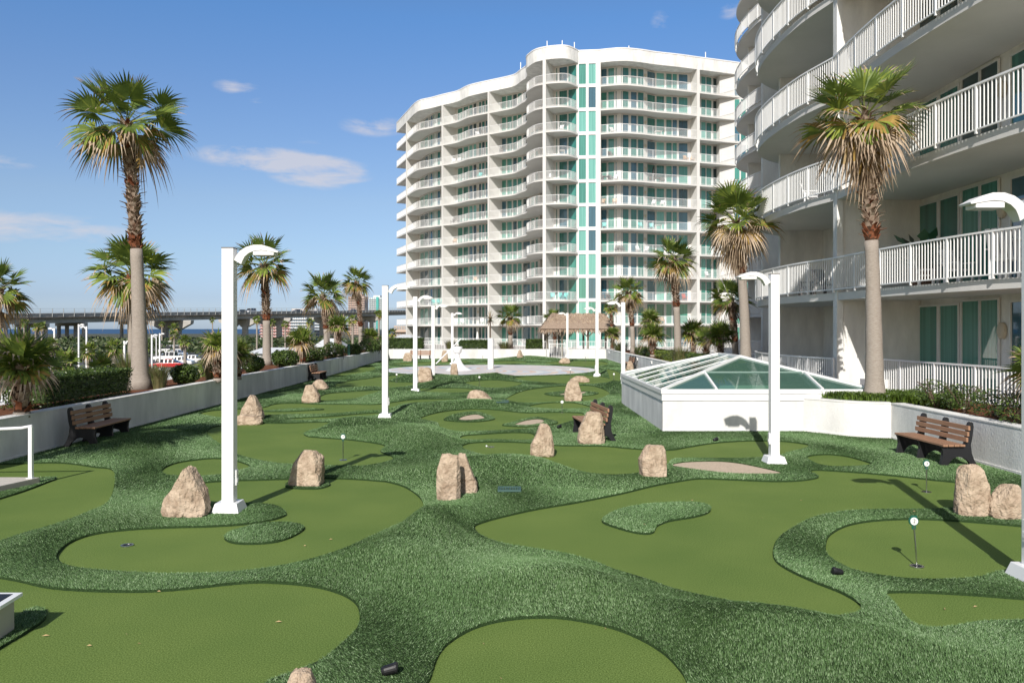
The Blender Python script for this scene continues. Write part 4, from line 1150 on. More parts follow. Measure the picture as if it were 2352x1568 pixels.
bm = bmesh.new(); bmesh.ops.create_icosphere(bm, subdivisions=3, radius=.0215); me_ = bpy.data.meshes.new('golf_ball'); bm.to_mesh(me_); bm.free(); me_.materials.append(flag_white)
for pl in me_.polygons: pl.use_smooth = True
o = bpy.data.objects.new('golf_ball', me_); COL.objects.link(o); o.location = (g.x - .09, g.y - .03, .023); tag(o, 'white golf ball lying at the rim of a hole on the middle green', 'golf ball')

# spot lights in the rough, grates
def spot(px, py, ang, sc_, lb):
    g = gp(px, py); z = turf_height(g.x, g.y)
    root = thing('ground_spotlight', lb, 'spotlight', (g.x, g.y, z), R(ang), 'black ground spotlights'); root.scale = (sc_,) * 3
    mb = MB(); mb.tube([(-.09, 0, .05), (-.05, 0, .06), (.07, 0, .09)], [.045, .062, .066], 16); mb.build('housing', black_m, root, world=False, smooth=False)
    mb = MB(); mb.tube([(.071, 0, .0905), (.10, 0, .10), (.115, 0, .10)], [.068, .07, .05], 16); mb.build('shroud', black_plastic, root, world=False)
    mb = MB(); mb.box(-.012, -.012, -.02, .012, .012, .05); mb.build('stake', black_m, root, world=False)
spot(893, 1558, 5, .6, 'black ground spotlight tilted in the rough at the bottom edge')
spot(1925, 1326, 190, .55, 'dark ground spotlight in the rough bend left of the pin numbered 2')
spot(1643, 1016, 25, .6, 'small black spotlight in the turf in front of the skylight')
spot(1267, 1047, 60, .8, 'tiny black spotlight near the pointed boulder on the middle green') if False else None
spot(1284, 985, 40, .6, 'tiny dark spotlight behind the pointed middle boulder')
def grate(px, py, wpx, dpx, lb):
    g = gp(px, py); s_ = F / g.y; w_ = wpx / s_; g2 = gp(px, py - dpx); d_ = g2.y - g.y
    root = thing('drain_grate', lb, 'drain cover', (g.x, g.y, turf_height(g.x, g.y) + .012))
    gm_ = mat('grate_green', (.055, .115, .10), rough=.6)
    mb = MB()
    mb.box(-w_ / 2, 0, 0, w_ / 2, .03, .03); mb.box(-w_ / 2, d_ - .03, 0, w_ / 2, d_, .03); mb.box(-w_ / 2, .03, 0, -w_ / 2 + .03, d_ - .03, .03); mb.box(w_ / 2 - .03, .03, 0, w_ / 2, d_ - .03, .03)
    mb.build('rim', gm_, root, world=False)
    mb = MB(); n = int(w_ / .045)
    for i in range(n): x = -w_ / 2 + .03 + (w_ - .06) * (i + .5) / n; mb.box(x - .011, .03, .004, x + .011, d_ - .03, .024)
    mb.build('bars', gm_, root, world=False)
grate(1170, 1141, 54, 9, 'grey green drain cover in the rough right of the central boulder pair')
grate(1154, 938, 28, 5, 'small grey green drain cover right of the long low boulder')

# ------------------------------------------------------------------ painted round pad with its sculpture
def pad_mat():
    m = mat('painted_pad', (.7, .7, .7), rough=.5)
    nt = m.node_tree; b = nt.nodes['Principled BSDF']; tcn = [n for n in nt.nodes if n.type == 'TEX_COORD'][0]
    sp = nt.nodes.new('ShaderNodeSeparateXYZ'); nt.links.new(tcn.outputs['Object'], sp.inputs[0])
    def M(op, a, b_=None, clamp=False):
        n = nt.nodes.new('ShaderNodeMath'); n.operation = op; n.use_clamp = clamp
        for i, v in enumerate((a, b_)):
            if v is None: continue
            if isinstance(v, (int, float)): n.inputs[i].default_value = v
            else: nt.links.new(v, n.inputs[i])
        return n.outputs[0]
    r = M('SQRT', M('ADD', M('MULTIPLY', sp.outputs[0], sp.outputs[0]), M('MULTIPLY', sp.outputs[1], sp.outputs[1])))
    a = M('ARCTAN2', sp.outputs[1], sp.outputs[0])
    sw = M('FRACT', M('ADD', M('MULTIPLY', a, 4 / math.pi), M('MULTIPLY', r, .35)))
    rp = nt.nodes.new('ShaderNodeValToRGB'); rp.color_ramp.interpolation = 'CONSTANT'
    cols = [(.62, .64, .68), (.70, .50, .40), (.72, .72, .70), (.50, .55, .62), (.74, .60, .50)]
    while len(rp.color_ramp.elements) < 5: rp.color_ramp.elements.new(.5)
    for e, c, p in zip(rp.color_ramp.elements, cols, (0, .22, .4, .62, .82)): e.position = p; e.color = (*c, 1)
    nt.links.new(sw, rp.inputs[0])
    ring = M('LESS_THAN', M('ABSOLUTE', M('SUBTRACT', r, 4.4)), .22)
    ring2 = M('GREATER_THAN', r, 6.35)
    mx = nt.nodes.new('ShaderNodeMix'); mx.data_type = 'RGBA'; nt.links.new(M('ADD', ring, ring2, True), mx.inputs['Factor']); nt.links.new(rp.outputs[0], mx.inputs['A']); mx.inputs['B'].default_value = (.74, .74, .73, 1)
    nt.links.new(mx.outputs['Result'], b.inputs['Base Color'])
    return m
mb = MB(); mb.prism([(p[0] - DISC_C[0], p[1] - DISC_C[1]) for p in disc_poly], 0.0, .035)
o = mb.build('painted_pad', pad_mat(), world=False); o.location = (*DISC_C, 0); tag(o, 'large round pad painted in pale grey, peach and white swirls', 'pad')
d_ = 51.5
cpos = dp(1042, 851, 50.0); cpos.z = .035
root = thing('play_sculpture', 'white sculpture with flared fluted foot and a long slanting pole, on the painted pad', 'sculpture', ((1051 - CX) / F * 50.3, 50.3, .035))
sx = F / 50.3
mb = MB(); n = 20
lev = [(0, .80), (.08, .68), (.2, .50), (.42, .31), (.70, .20), (.95, .15), (1.1, .17)]
for z, r in lev:
    for i in range(n):
        a = 2 * math.pi * i / n; rr2 = r * (1 + .38 * (1 - z / 1.15) * abs(math.cos(a * 1.5)) - .18)
        mb.v.append((rr2 * math.cos(a), rr2 * math.sin(a), z))
for k in range(len(lev) - 1):
    for i in range(n): mb.f.append((k * n + i, k * n + (i + 1) % n, (k + 1) * n + (i + 1) % n, (k + 1) * n + i)); mb.m.append(0)
mb.build('flared_foot', paint_white, root, world=False, smooth=True)
mb = MB(); mb.tube([(0, 0, 1.06), (0, 0, 1.14), (0, 0, 1.3), (0, 0, 1.46), (0, 0, 1.5)], [.17, .25, .26, .31, .2], 20); mb.build('hub', paint_white, root, world=False, smooth=True)
mb = MB(); mb.tube([(-1.35, -.2, .42), (.22, .1, 2.0)], .035, 8); mb.build('slanting_pole', paint_white, root, world=False)
mb = MB(); mb.box(-.45, -.2, .82, -.12, -.1, .88); mb.build('foot_peg', paint_white, root, world=False)
g = gp(1127, 847); g2 = Vector((g.x, g.y, 0))
root = thing('white_column', 'thick short white column standing on the painted pad, right of the sculpture', 'column', (g2.x, g2.y, .035))
mb = MB(); mb.tube([(0, 0, 0), (0, 0, 1.95)], .20, 20); mb.build('shaft', paint_white, root, world=False)
mb = MB(); mb.tube([(0, 0, 1.951), (0, 0, 2.0)], [.22, .22], 20); mb.build('cap', paint_white, root, world=False)
mb = MB(); mb.box(-.30, -.05, .75, -.20, .05, .95); mb.build('outlet_box', paint_white, root, world=False)

# ------------------------------------------------------------------ left edge: ramp with handrail, cabinet
deckm = mat('deck_boards', (.56, .52, .46), rough=.7, var=.15, var_scale=3, stretch=(1, 10, 1))
A0, A1 = gp(91, 1096), gp(0, 1124); A2 = gp(-260, 1200); B0 = gp(-260, 1092)
root = thing('ramp_deck', 'pale boarded ramp deck entering at the left edge', 'deck', (A0.x, A0.y, 0))
top_z = .10
A0, A1, A2, B0 = gp(91, 1096, .12), gp(0, 1116, .12), gp(-300, 1182, .12), gp(-300, 1094, .12)
mb = MB(); mb.prism([tuple(p)[:2] for p in (A0, B0, A2, A1)], 0.0, .10); mb.build('deck_frame', mat('deck_edge', (.45, .41, .35), rough=.7), root)
mb = MB()
n = 9
for i in range(n):
    t0, t1 = i / n, (i + .93) / n
    l0, l1 = B0.lerp(A2, t0), B0.lerp(A2, t1)
    r0_, r1_ = A0.lerp(A1, t0), A0.lerp(A1, t1)
    mb.prism([(l0.x, l0.y), (l1.x, l1.y), (r1_.x + (r1_ - l1).x * .0, r1_.y), (r0_.x, r0_.y)], .1005, .122)
mb.build('deck_boards', deckm, root)
root = thing('handrail', 'white tubular handrail on the ramp deck at the left edge', 'handrail', tuple(gp(71, 1098, .12)))
pb = gp(71, 1098, .12); s_ = F / pb.y
mb = MB(); mb.box(pb.x - .03, pb.y - .03, .122, pb.x + .03, pb.y + .03, .122 + 118 / s_); mb.build('post', paint_white, root)
mb = MB(); zt = .122 + 120 / s_; mb.tube([(pb.x + .02, pb.y, zt), (pb.x - .16, pb.y, zt - .035), (pb.x - .5, pb.y - .0, zt - .05), (pb.x - 2.6, pb.y - .1, zt - .07)], .026, 10); mb.build('rail', paint_white, root, smooth=True)
mb = MB(); mb.box(pb.x - .06, pb.y - .05, .1222, pb.x + .05, pb.y + .05, .132); mb.build('foot_plate', paint_white, root)
c0, c1 = gp(55, 1358, .34), gp(43, 1358, .34)
cabm = mat('cabinet_grey', (.42, .40, .36), rough=.6)
pr = gp(44, 1400, 0)
y1_ = gp(52, 1360, .34).y; x1_ = gp(52, 1360, .34).x
root = thing('score_table', 'grey box table with dark framed glass top, cut by the left edge', 'table', (x1_ - .5, y1_ - .5, 0))
mb = MB(); x0_ = x1_ - 1.5; yy0 = gp(0, 1392, .34).y
quad = [(x1_, y1_), (x0_ - .3, y1_), (x0_ - .3, yy0 - 1.25), (gp(0, 1392, .34).x - .62, yy0 - .9), (gp(0, 1392, .34).x, yy0)]
def inset(q, t):
    cx_ = sum(p[0] for p in q) / len(q); cy_ = sum(p[1] for p in q) / len(q)
    return [(p[0] + (cx_ - p[0]) * t, p[1] + (cy_ - p[1]) * t) for p in q]
mb.prism(inset(quad, .06), 0.0, .31); mb.build('box', cabm, root)
mb = MB(); mb.prism(quad, .3105, .34); mb.build('rim', paint_white, root)
mb = MB(); mb.prism(inset(quad, .07), .3405, .343); mb.build('dark_frame', black_plastic, root)
mb = MB(); mb.prism(inset(quad, .20), .3435, .346); mb.build('glass_top', mat('table_top', (.60, .60, .58), rough=.1), root)

# green post and small wall lights on the planter walls
g = gp(801, 846); root = thing('green_post', 'slim dark green post standing against the left planter wall', 'post', (g.x, g.y, 0))
s_ = F / g.y
mb = MB(); mb.tube([(0, 0, 0), (0, 0, 1.55)], .085, 12); mb.build('shaft', green_pl, root, world=False)
mb = MB(); mb.box(-.13, -.13, 0, .13, .13, .06); mb.build('foot', green_pl, root, world=False)
mb = MB(); mb.tube([(0, 0, 1.551), (0, 0, 1.62)], [.10, .06], 12); mb.build('cap', green_pl, root, world=False)
def wlight(x, y, z, nx, lb):
    root = thing('wall_light', lb, 'wall light', (x, y, z), 0, 'small white step lights on the planter walls')
    mb = MB(); mb.box(0, -.06, -.12, nx * .05, .06, .02); mb.build('housing', paint_white, root, world=False)
    mb = MB(); mb.box(0, -.07, .02, nx * .10, .07, .05); mb.build('hood', paint_white, root, world=False)
for i, (px_, lb) in enumerate(((770, 'nearer small white hooded light on the left wall, past the second bench'), (832, 'farther small white hooded light on the left wall, past the green post'))):
    y_ = 10.6 * F / (CX - px_); wlight(-10.62 if i == 0 else -10.72, y_, .72, 1, lb)
for px_, lb in ((1400, 'farthest small white light on the right wall'), (1465, 'small white light on the right wall left of the skylight, nearer the bench'), (1498, 'nearest small white light on the right wall, at the skylight corner')):
    wlight(8.19, 8.2 * F / (px_ - CX), .72, -1, lb)

# ------------------------------------------------------------------ gate, fence and thatched hut at the far end
gx0, gx1 = 3.25, 4.7
root = thing('white_gate', 'white picket gate in the gap of the far wall', 'gate', (gx0, YF, 0))
mb = MB()
for i in range(10): x = gx0 + .08 + (gx1 - gx0 - .16) * i / 9; mb.box(x - .014, YF + .10, .12, x + .014, YF + .13, 1.32)
mb.build('pickets', rail_white, root)
mb = MB(); mb.box(gx0 + .05, YF + .09, 1.321, gx1 - .05, YF + .14, 1.37); mb.box(gx0 + .05, YF + .09, .08, gx1 - .05, YF + .14, .119); mb.box(gx0, YF + .08, 0, gx0 + .05, YF + .15, 1.42); mb.box(gx1 - .05, YF + .08, 0, gx1, YF + .15, 1.42)
mb.build('frame', rail_white, root)
fr_ = thing('far_fence', 'long white picket fence behind the far planter, below the tower', 'fence', (0, 72.4, .8))
railing(fr_, [(-12.0, 72.4), (3.1, 72.4)], .55, hgt=.95, pitch=.15, post_every=2.0, bal=.03, name='balustrade')
fr_ = thing('far_fence', 'white picket fence to the right of the gate, under the thatched hut', 'fence', (8, 72.4, .8))
railing(fr_, [(4.8, 72.4), (20, 72.6)], .55, hgt=.95, pitch=.15, post_every=2.0, bal=.03, name='balustrade')
hy = 78.0; hs = F / hy
root = thing('thatched_hut', 'open hut with a shaggy brown thatched roof in front of the tower', 'hut', ((1325 - CX) / hs, hy, 0))
hx0, hx1 = (1238 - CX) / hs, (1412 - CX) / hs; tx0, tx1 = (1268 - CX) / hs, (1385 - CX) / hs
ez = H - 6 / hs; tz = H + 33 / hs
y0_, y1_ = hy - 3.2, hy + 3.2
mb = MB()
rq = random.Random(3)
eave = [(hx0, y0_), (hx1, y0_), (hx1, y1_), (hx0, y1_)]
ridge = [(tx0, hy - .4), (tx1, hy - .4), (tx1, hy + .4), (tx0, hy + .4)]
mb.add([(p[0], p[1], ez + .25) for p in eave] + [(p[0], p[1], tz) for p in ridge], [(0, 1, 5, 4), (1, 2, 6, 5), (2, 3, 7, 6), (3, 0, 4, 7), (4, 5, 6, 7), (3, 2, 1, 0)])
mb.build('roof_core', thatch, root)
mb = MB()
for side in range(4):
    e0, e1 = Vector((*eave[side], ez)), Vector((*eave[(side + 1) % 4], ez)); t0, t1 = Vector((*ridge[side], tz)), Vector((*ridge[(side + 1) % 4], tz))
    cnt_ = 2600 if side == 0 else 1300
    for _ in range(cnt_):
        u = rq.random(); v = rq.random() ** .8
        p = e0.lerp(e1, u).lerp(t0.lerp(t1, u), v) + Vector((rq.uniform(-.1, .1), 0, .06 + rq.uniform(0, .12)))
        dn = (e0.lerp(e1, u) - t0.lerp(t1, u)).normalized()
        L_ = rq.uniform(.3, .8); q = p + dn * L_ + Vector((rq.uniform(-.08, .08), rq.uniform(-.05, .05), rq.uniform(-.14, .02)))
        r_ = (e1 - e0).normalized() * rq.uniform(.02, .06)
        mb.add([p - r_, p + r_, q + r_ * .3, q - r_ * .3], [(0, 1, 2, 3)], rq.choice([0, 0, 1, 2, 1]))
mb.build('thatch', [thatch, leaf_t, trunk_boot], root)
for px_ in (1254, 1287, 1345, 1398):
    x = (px_ - CX) / hs
    for y_ in (hy - 2.4, hy + 2.4):
        mb = MB(); mb.tube([(x, y_, 0), (x, y_, ez + .3)], .11, 10)
        mb.build('post', mat_post if 'mat_post' in globals() else mat('weathered_post', (.24, .22, .17), rough=.9, var=.3, var_scale=3), root)
    for dx in (-1, 1):
        mb = MB(); mb.bar((x, hy - 2.4, ez - .55), (x + dx * .6, hy - 2.4, ez + .1), .09, .09); mb.build('brace', MATS['weathered_post'], root)
# ------------------------------------------------------------------ fan palms
LM = [leaf_g, leaf_l, leaf_o, leaf_t]
def frond(mb, O, az, el, pl, bl, nseg, droop, rq, kind, fold=.35, spread=118):
    """kind: 0 fresh green .. 1 dying tan"""
    d = Vector((math.cos(az) * math.cos(el), math.sin(az) * math.cos(el), math.sin(el)))
    v = Vector((-math.sin(az), math.cos(az), 0))
    # petiole arching down
    n = 4; pts = []
    for i in range(n + 1):
        t = i / n; pts.append(O + d * pl * t + Vector((0, 0, -.10 * pl * t * t)))
    mb.tube(pts, [.022 * bl] * n + [.016 * bl], 3, 1 if kind < .5 else 2, cap=False)
    hub = pts[-1]
    e2 = el - .35 * droop - .1
    u = Vector((math.cos(az) * math.cos(e2), math.sin(az) * math.cos(e2), math.sin(e2)))
    w_ = u.cross(v) * -1
    if w_.z < 0 and abs(e2) < 1.4: w_ = -w_
    roll = rq.uniform(-.6, .6)
    v, w_ = v * math.cos(roll) + w_ * math.sin(roll), w_ * math.cos(roll) - v * math.sin(roll)
    SP = R(spread)
    dth = 2 * SP / nseg
    for i in range(nseg):
        th = -SP + dth * (i + .5)
        ln = bl * (.62 + .38 * max(0, math.cos(th * .62))) * rq.uniform(.88, 1.06)
        def dirn(t_): return u * math.cos(t_) + (v * math.cos(fold) + w_ * math.sin(fold)) * math.sin(t_) if t_ > 0 else u * math.cos(t_) - (v * math.cos(fold) - w_ * math.sin(fold)) * -math.sin(t_) * 1.0
        c = dirn(th)
        side = (dirn(th + .05) - dirn(th - .05)).normalized()
        dr = droop * rq.uniform(.6, 1.5)
        def P(t, s_): return hub + c * ln * t + side * s_ + Vector((0, 0, -dr * ln * .55 * max(0, t - .35) ** 2 * 2.2))
        hw = .62 * dth * ln * .50
        ro = rq.random()
        if kind < .25: m0, m1 = (0 if ro < .8 else 1), (0 if ro < .45 else 1 if ro < .65 else 3)
        elif kind < .5: m0, m1 = (0 if ro < .55 else 1), (1 if ro < .35 else 2 if ro < .5 else 3)
        elif kind < .75: m0, m1 = (0 if ro < .35 else 1 if ro < .6 else 2), 3
        else: m0, m1 = (2 if ro < .25 else 3), 3
        if m1 == 3: dr *= 1.9
        if rq.random() < .05: continue
        a0, b1, b2_, c1, c2, e1_, e3 = P(.03, 0), P(.5, -hw), P(.5, hw), P(.74, -hw * .62), P(.74, hw * .62), P(.9, -hw * .3), P(.9, hw * .3)
        tip = P(1.05, rq.uniform(-hw, hw) * .6)
        mb.add([a0, b1, b2_], [(0, 1, 2)], m0)
        mb.add([b1, b2_, c2, c1, e3, e1_, tip], [(0, 1, 2, 3)], m0)
        mb.add([c1, c2, e3, e1_, tip], [(0, 1, 2, 3), (3, 2, 4)], m1)
def crown_mesh(name, seed, nfr=26, nseg=26, dead=.35, upright=.9, pl=.85, bl=1.05, low=-55, skirt=0):
    rq = random.Random(seed); g_ = MB(); dd = MB()
    for i in range(nfr):
        t = (i + .5) / nfr
        el = R(86 - (86 - low) * t ** upright) + rq.uniform(-.12, .12)
        az = i * 2.39996 + rq.uniform(-.25, .25)
        kind = max(0, (t - (1 - dead)) / max(dead, .01)) * (.95 if dead >= .8 else .78) + rq.uniform(-.1, .2)
        frond(g_ if kind < .72 else dd, Vector((0, 0, .05 * (1 - t))), az, el, pl * rq.uniform(.7, 1.12) * (.72 + .28 * math.sin(math.pi * min(1, t + .2))), bl * rq.uniform(.8, 1.1), nseg, .10 + .55 * t * t + rq.uniform(-.06, .14), rq, kind)
    for i in range(skirt):
        az = i * 2.39996; frond(dd, Vector((0, 0, -.25 - .25 * rq.random())), az, R(-72 + rq.uniform(-8, 14)), .35, .85, 14, .5, rq, 1.0, fold=.9, spread=55)
    return g_, dd
CR = {}
def crown_proto(key, **k):
    g_, dd = crown_mesh(key, **k)
    m1 = bpy.data.meshes.new('crown'); m1.from_pydata([tuple(v) for v in g_.v], [], g_.f)
    for m in LM: m1.materials.append(m)
    m1.polygons.foreach_set('material_index', g_.m); m1.update()
    m2 = None
    if dd.v:
        m2 = bpy.data.meshes.new('dead_fronds'); m2.from_pydata([tuple(v) for v in dd.v], [], dd.f)
        for m in LM: m2.materials.append(m)
        m2.polygons.foreach_set('material_index', dd.m); m2.update()
    CR[key] = (m1, m2)
crown_proto('tall', seed=11, nfr=25, nseg=32, dead=.66, low=-36, upright=.62, pl=.98, bl=.92)
crown_proto('skirted', seed=25, nfr=28, nseg=28, dead=.80, low=-44, skirt=16, upright=.68, pl=.98, bl=.92)
crown_proto('mid', seed=31, nfr=24, nseg=24, dead=.5, low=-38, upright=.72, pl=.95, bl=.95)
crown_proto('mid2', seed=47, nfr=24, nseg=24, dead=.6, low=-45, skirt=4, upright=.72, pl=.95, bl=.95)
crown_proto('young', seed=53, nfr=20, nseg=26, dead=.25, low=-10, pl=.55, bl=1.2, upright=1.0)
crown_proto('young2', seed=59, nfr=18, nseg=24, dead=.4, low=-15, pl=.5, bl=1.1, upright=.9)
crown_proto('small', seed=61, nfr=16, nseg=12, dead=.4, low=-45)
crown_proto('round', seed=67, nfr=22, nseg=10, dead=.12, low=-50, pl=.7, bl=.8)
def trunk_mesh(base, top, r0, r1, boots, rq, flare=1.5, red=True):
    """plain ringed lower trunk and, above it, the criss-crossed leaf bases"""
    lo = MB(); up = MB()
    A_, B_ = Vector(base), Vector(top); L = (B_ - A_).length; n = max(8, int(L * 4))
    pts = []; rad = []
    for i in range(n + 1):
        t = i / n; bend = math.sin(t * math.pi) * .04 * L * 0
        p = A_.lerp(B_, t); p.x += (A_.x - B_.x) * .25 * math.sin(math.pi * t)
        r = r1 + (r0 - r1) * (1 - t) ** 2.2 + r0 * (flare - 1) * math.exp(-t * L / .22)
        pts.append(p); rad.append(r * (1 + .03 * math.sin(i * 2.1)))
    k = int(n * (1 - boots)) + 1
    lo.tube(pts[:k + 1], rad[:k + 1], 20)
    if boots > 0:
        up.tube(pts[k:], [r * .88 for r in rad[k:]], 12, 2)
        nb_ = int((n - k) / n * L / .30 * 34 * .5 * (r1 / .14))
        for j in range(nb_):
            t = (j + .5) / nb_; fi = k + t * (n - k - .01); i0 = int(fi); f = fi - i0
            p = pts[i0].lerp(pts[i0 + 1], f); r = rad[i0] * (1 - f) + rad[i0 + 1] * f
            a = j * 2.39996 + rq.uniform(-.2, .2)
            rd = Vector((math.cos(a), math.sin(a), 0)); tg = Vector((-rd.y, rd.x, 0)) * (rq.choice((-1, 1)) * .35)
            ln = rq.uniform(.15, .27) * (1 + .3 * t); wd_ = rq.uniform(.05, .085)
            s0 = p + rd * r * .80; sd2 = Vector((-rd.y, rd.x, 0)) * wd_
            o1 = s0 + (rd * .28 + Vector((0, 0, .6)) + tg * .5) * ln; curl = rq.uniform(.15, .95)
            o2 = o1 + (rd * curl + Vector((0, 0, .45 - .3 * curl))) * ln * .8
            th_ = rd * .018
            V_ = [s0 - sd2, s0 + sd2, o1 + sd2 * .8, o1 - sd2 * .8, o2 + sd2 * .45, o2 - sd2 * .45]
            V_ += [q - th_ for q in V_]
            mi = 1 if (red and (rq.random() < .05 or (t < .09) or (.47 < t < .56 and rq.random() < .5))) else 0
            up.add(V_, [(0, 1, 2, 3), (3, 2, 4, 5), (7, 6, 9, 8), (8, 9, 11, 10), (0, 3, 9, 6), (1, 7, 8, 2), (3, 5, 11, 9), (2, 8, 10, 4), (5, 4, 10, 11)], mi)
    return lo, up, pts[-1]
PALMS = 0
def palm(lb, base, top, r0, r1, crad, kind, boots=.4, rz=0.0, name='palm_tree', grp='fan palms around the course', flare=1.45, zscale=1.0, tilt=(0, 0), simple=False):
    global PALMS; PALMS += 1
    rq = random.Random(900 + PALMS)
    root = thing(name, lb, 'palm tree', base, 0, grp)
    lo, up, tp_ = trunk_mesh(base, top, r0, r1, boots, rq, flare)
    if simple and up.v:
        o_ = len(lo.v); lo.v += up.v; lo.f += [tuple(i + o_ for i in f) for f in up.f]; lo.m += [1 + m for m in up.m]
        lo.build('trunk', [trunk_grey, trunk_boot, trunk_red, trunk_core], root, smooth=False)
    else:
        if lo.v: lo.build('trunk', trunk_grey, root, smooth=True)
        if up.v: up.build('leaf_bases', [trunk_boot, trunk_red, trunk_core], root)
    m1, m2 = CR[kind]
    s_ = crad / 1.75
    for m_, nm in ((m1, 'crown'), (m2, 'dead_fronds')):
        if m_ is None: continue
        o = bpy.data.objects.new(nm, m_); COL.objects.link(o); o.parent = root
        o.location = Vector(top) - Vector(base); o.scale = (s_, s_, s_ * zscale); o.rotation_euler = (tilt[0], tilt[1], rz)
    return root
def ppx(lb, bx, by, cx_, cyy, rpx, zb, r0, r1, kind, boots=.4, d=None, **k):
    if d is None: g_ = gp(bx, by, zb)
    else: g_ = Vector(((bx - CX) / F * d, d, zb))
    s_ = F / g_.y
    top = Vector(((cx_ - CX) / s_, g_.y, H + (CY - cyy) / s_))
    return palm(lb, tuple(g_), tuple(top), r0, r1, rpx / s_, kind, boots, **k)
ppx('tallest fan palm on the left, leaning trunk shaggy in its upper half', 322, 893, 290, 288, 150, .80, .27, .155, 'tall', boots=.50, rz=.6, flare=1.55)
ppx('fan palm with orange lower fronds half hidden behind the tallest left palm', 303, 880, 303, 632, 112, -3, .2, .14, 'mid2', boots=.10, d=30, rz=2.1)
ppx('fan palm directly behind the first lamp post arm', 613, 838, 607, 612, 84, .80, .22, .17, 'mid', boots=.58, rz=4.2)
ppx('broad fan palm between two others on the left wall, its trunk boots thick', 750, 815, 741, 680, 66, .80, .20, .15, 'mid', boots=.62, rz=1.1)
ppx('slim fan palm next to the tower, last tall one on the left wall', 829, 805, 819, 648, 46, .80, .20, .15, 'mid2', boots=.66, rz=3.3)
ppx('fan palm cut by the left edge of the picture', -8, 880, -8, 668, 92, -3, .2, .15, 'mid2', boots=.1, d=27, rz=.9)
ppx('big fan palm with a long skirt of dead fronds in the right planter', 2009, 893, 1985, 275, 156, .80, .235, .15, 'skirted', boots=.46, d=20.2, rz=1.9, flare=1.4)
ppx('second largest right hand palm, trunk rising behind the skylight', 1713, 825, 1692, 512, 104, .80, .23, .17, 'skirted', boots=.34, d=31.5, rz=5.1)
ppx('fan palm with a short brown skirt, left of the big ones on the right wall', 1557, 812, 1546, 598, 68, .80, .22, .16, 'mid2', boots=.50, d=43, rz=2.7)
ppx('smaller fan palm over the thatched hut end on the right wall', 1454, 797, 1443, 672, 47, .80, .19, .15, 'mid2', boots=.60, d=60, rz=.2)
ppx('short palm with a thin trunk by the right end of the thatched hut', 1406, 792, 1403, 706, 22, .8, .16, .13, 'small', boots=.5, d=73.6, rz=2)
ppx('fan palm in front of the tower, above the low far hedge', 1172, 798, 1172, 730, 37, .8, .24, .17, 'mid', boots=.55, d=71.2, rz=3)
ppx('dark shaded palm standing against the near building, behind the second right palm', 1690, 790, 1678, 690, 62, .0, .22, .18, 'mid', boots=.6, d=50, rz=1.2)
ppx('palm behind the thatched hut, fronds showing over the left eave', 1275, 800, 1272, 735, 34, 0, .2, .15, 'small', boots=.6, d=84, rz=1)
# young fan palms
def young(lb, bx, by, rpx, top, kind='young', zb=.80, d=None, rz=0.0, r0=.14):
    ppx(lb, bx, by, bx, top, rpx, zb, r0, r0 * .9, kind, boots=.95, d=d, rz=rz, flare=1.1, name='young_palm')
young('large dark leaved young fan palm at the left edge above the wall', 50, 925, 115, 850, d=16.6, rz=.4, r0=.15)
young('yellow green young fan palm left of the first lamp post', 500, 850, 62, 800, d=27.5, rz=1.4, kind='young2')
young('young fan palm close behind the first lamp post', 545, 855, 50, 815, d=29, rz=2.4)
young('bright young fan palm on the left wall, between the two mid palms', 692, 828, 52, 790, d=41, rz=3.4, r0=.2)
young('young fan palm cluster left of the slim palm, tall stalks', 778, 812, 44, 752, d=52, rz=5.0, kind='young2')
young('dense young fan palm near the end of the left wall', 850, 800, 34, 775, d=63, rz=1.8, kind='young2')
young('young fan palm with fresh leaves on the right wall behind the far right bench', 1500, 808, 46, 775, d=52, rz=2.2, r0=.2)
young('taller young palm behind, right wall, in front of the tower balconies', 1494, 800, 36, 738, d=58, rz=.6)
young('yellowish young fan palm at the right end of the far wall', 1407, 795, 30, 770, d=69, rz=4.4, kind='young2')
young('young fan palm between two tall trunks on the right wall', 1592, 800, 50, 765, d=47, rz=3.2, kind='young2')
young('dark drooping young fan palm left of the second right palm', 1655, 815, 52, 778, d=37.5, rz=1.1)
young('another young fan palm crowded beside the dark drooping one', 1622, 812, 44, 785, d=41, rz=5.1)
young('young fan palm at the right edge above the shrubs', 2395, 935, 105, 862, d=14.6, rz=2.8, kind='young', r0=.14)
# palms and bushy palms on the lower ground to the left
LOWP = [(232, 850, 66, 31), (150, 835, 55, 36), (300, 862, 48, 29), (335, 800, 22, 90), (478, 846, 48, 31), (262, 800, 34, 60), (205, 806, 32, 66), (320, 800, 30, 72), (90, 812, 42, 55), (30, 802, 38, 60), (120, 795, 30, 75), (425, 785, 26, 95), (60, 780, 24, 90)]
for i, (cx_, cyy, rpx, d_) in enumerate(LOWP):
    ppx(['bushy palmetto clump with grey green leaves behind the clipped hedge', 'palmetto clump left of the clipped hedge on the lower ground', 'palmetto by the foot of the tallest palm', 'palmetto beside the parked cars', 'palmetto behind the yellow green young palm',
         'middle distance palmetto above the grey green clump', 'middle distance palmetto left of the last one', 'palmetto near the tall palm trunk, farther off', 'palmetto over the dark young palm', 'palmetto at the left edge beneath the bridge', 'small palmetto below the bridge pillars', 'palmetto right of the parked cars', 'small far palmetto near the left edge'][i],
        cx_, 900, cx_, cyy, rpx, -3, .2, .18, 'round', boots=0, d=d_, rz=i * .8, name='palmetto', grp='palmettos on the lower ground', flare=1.1)
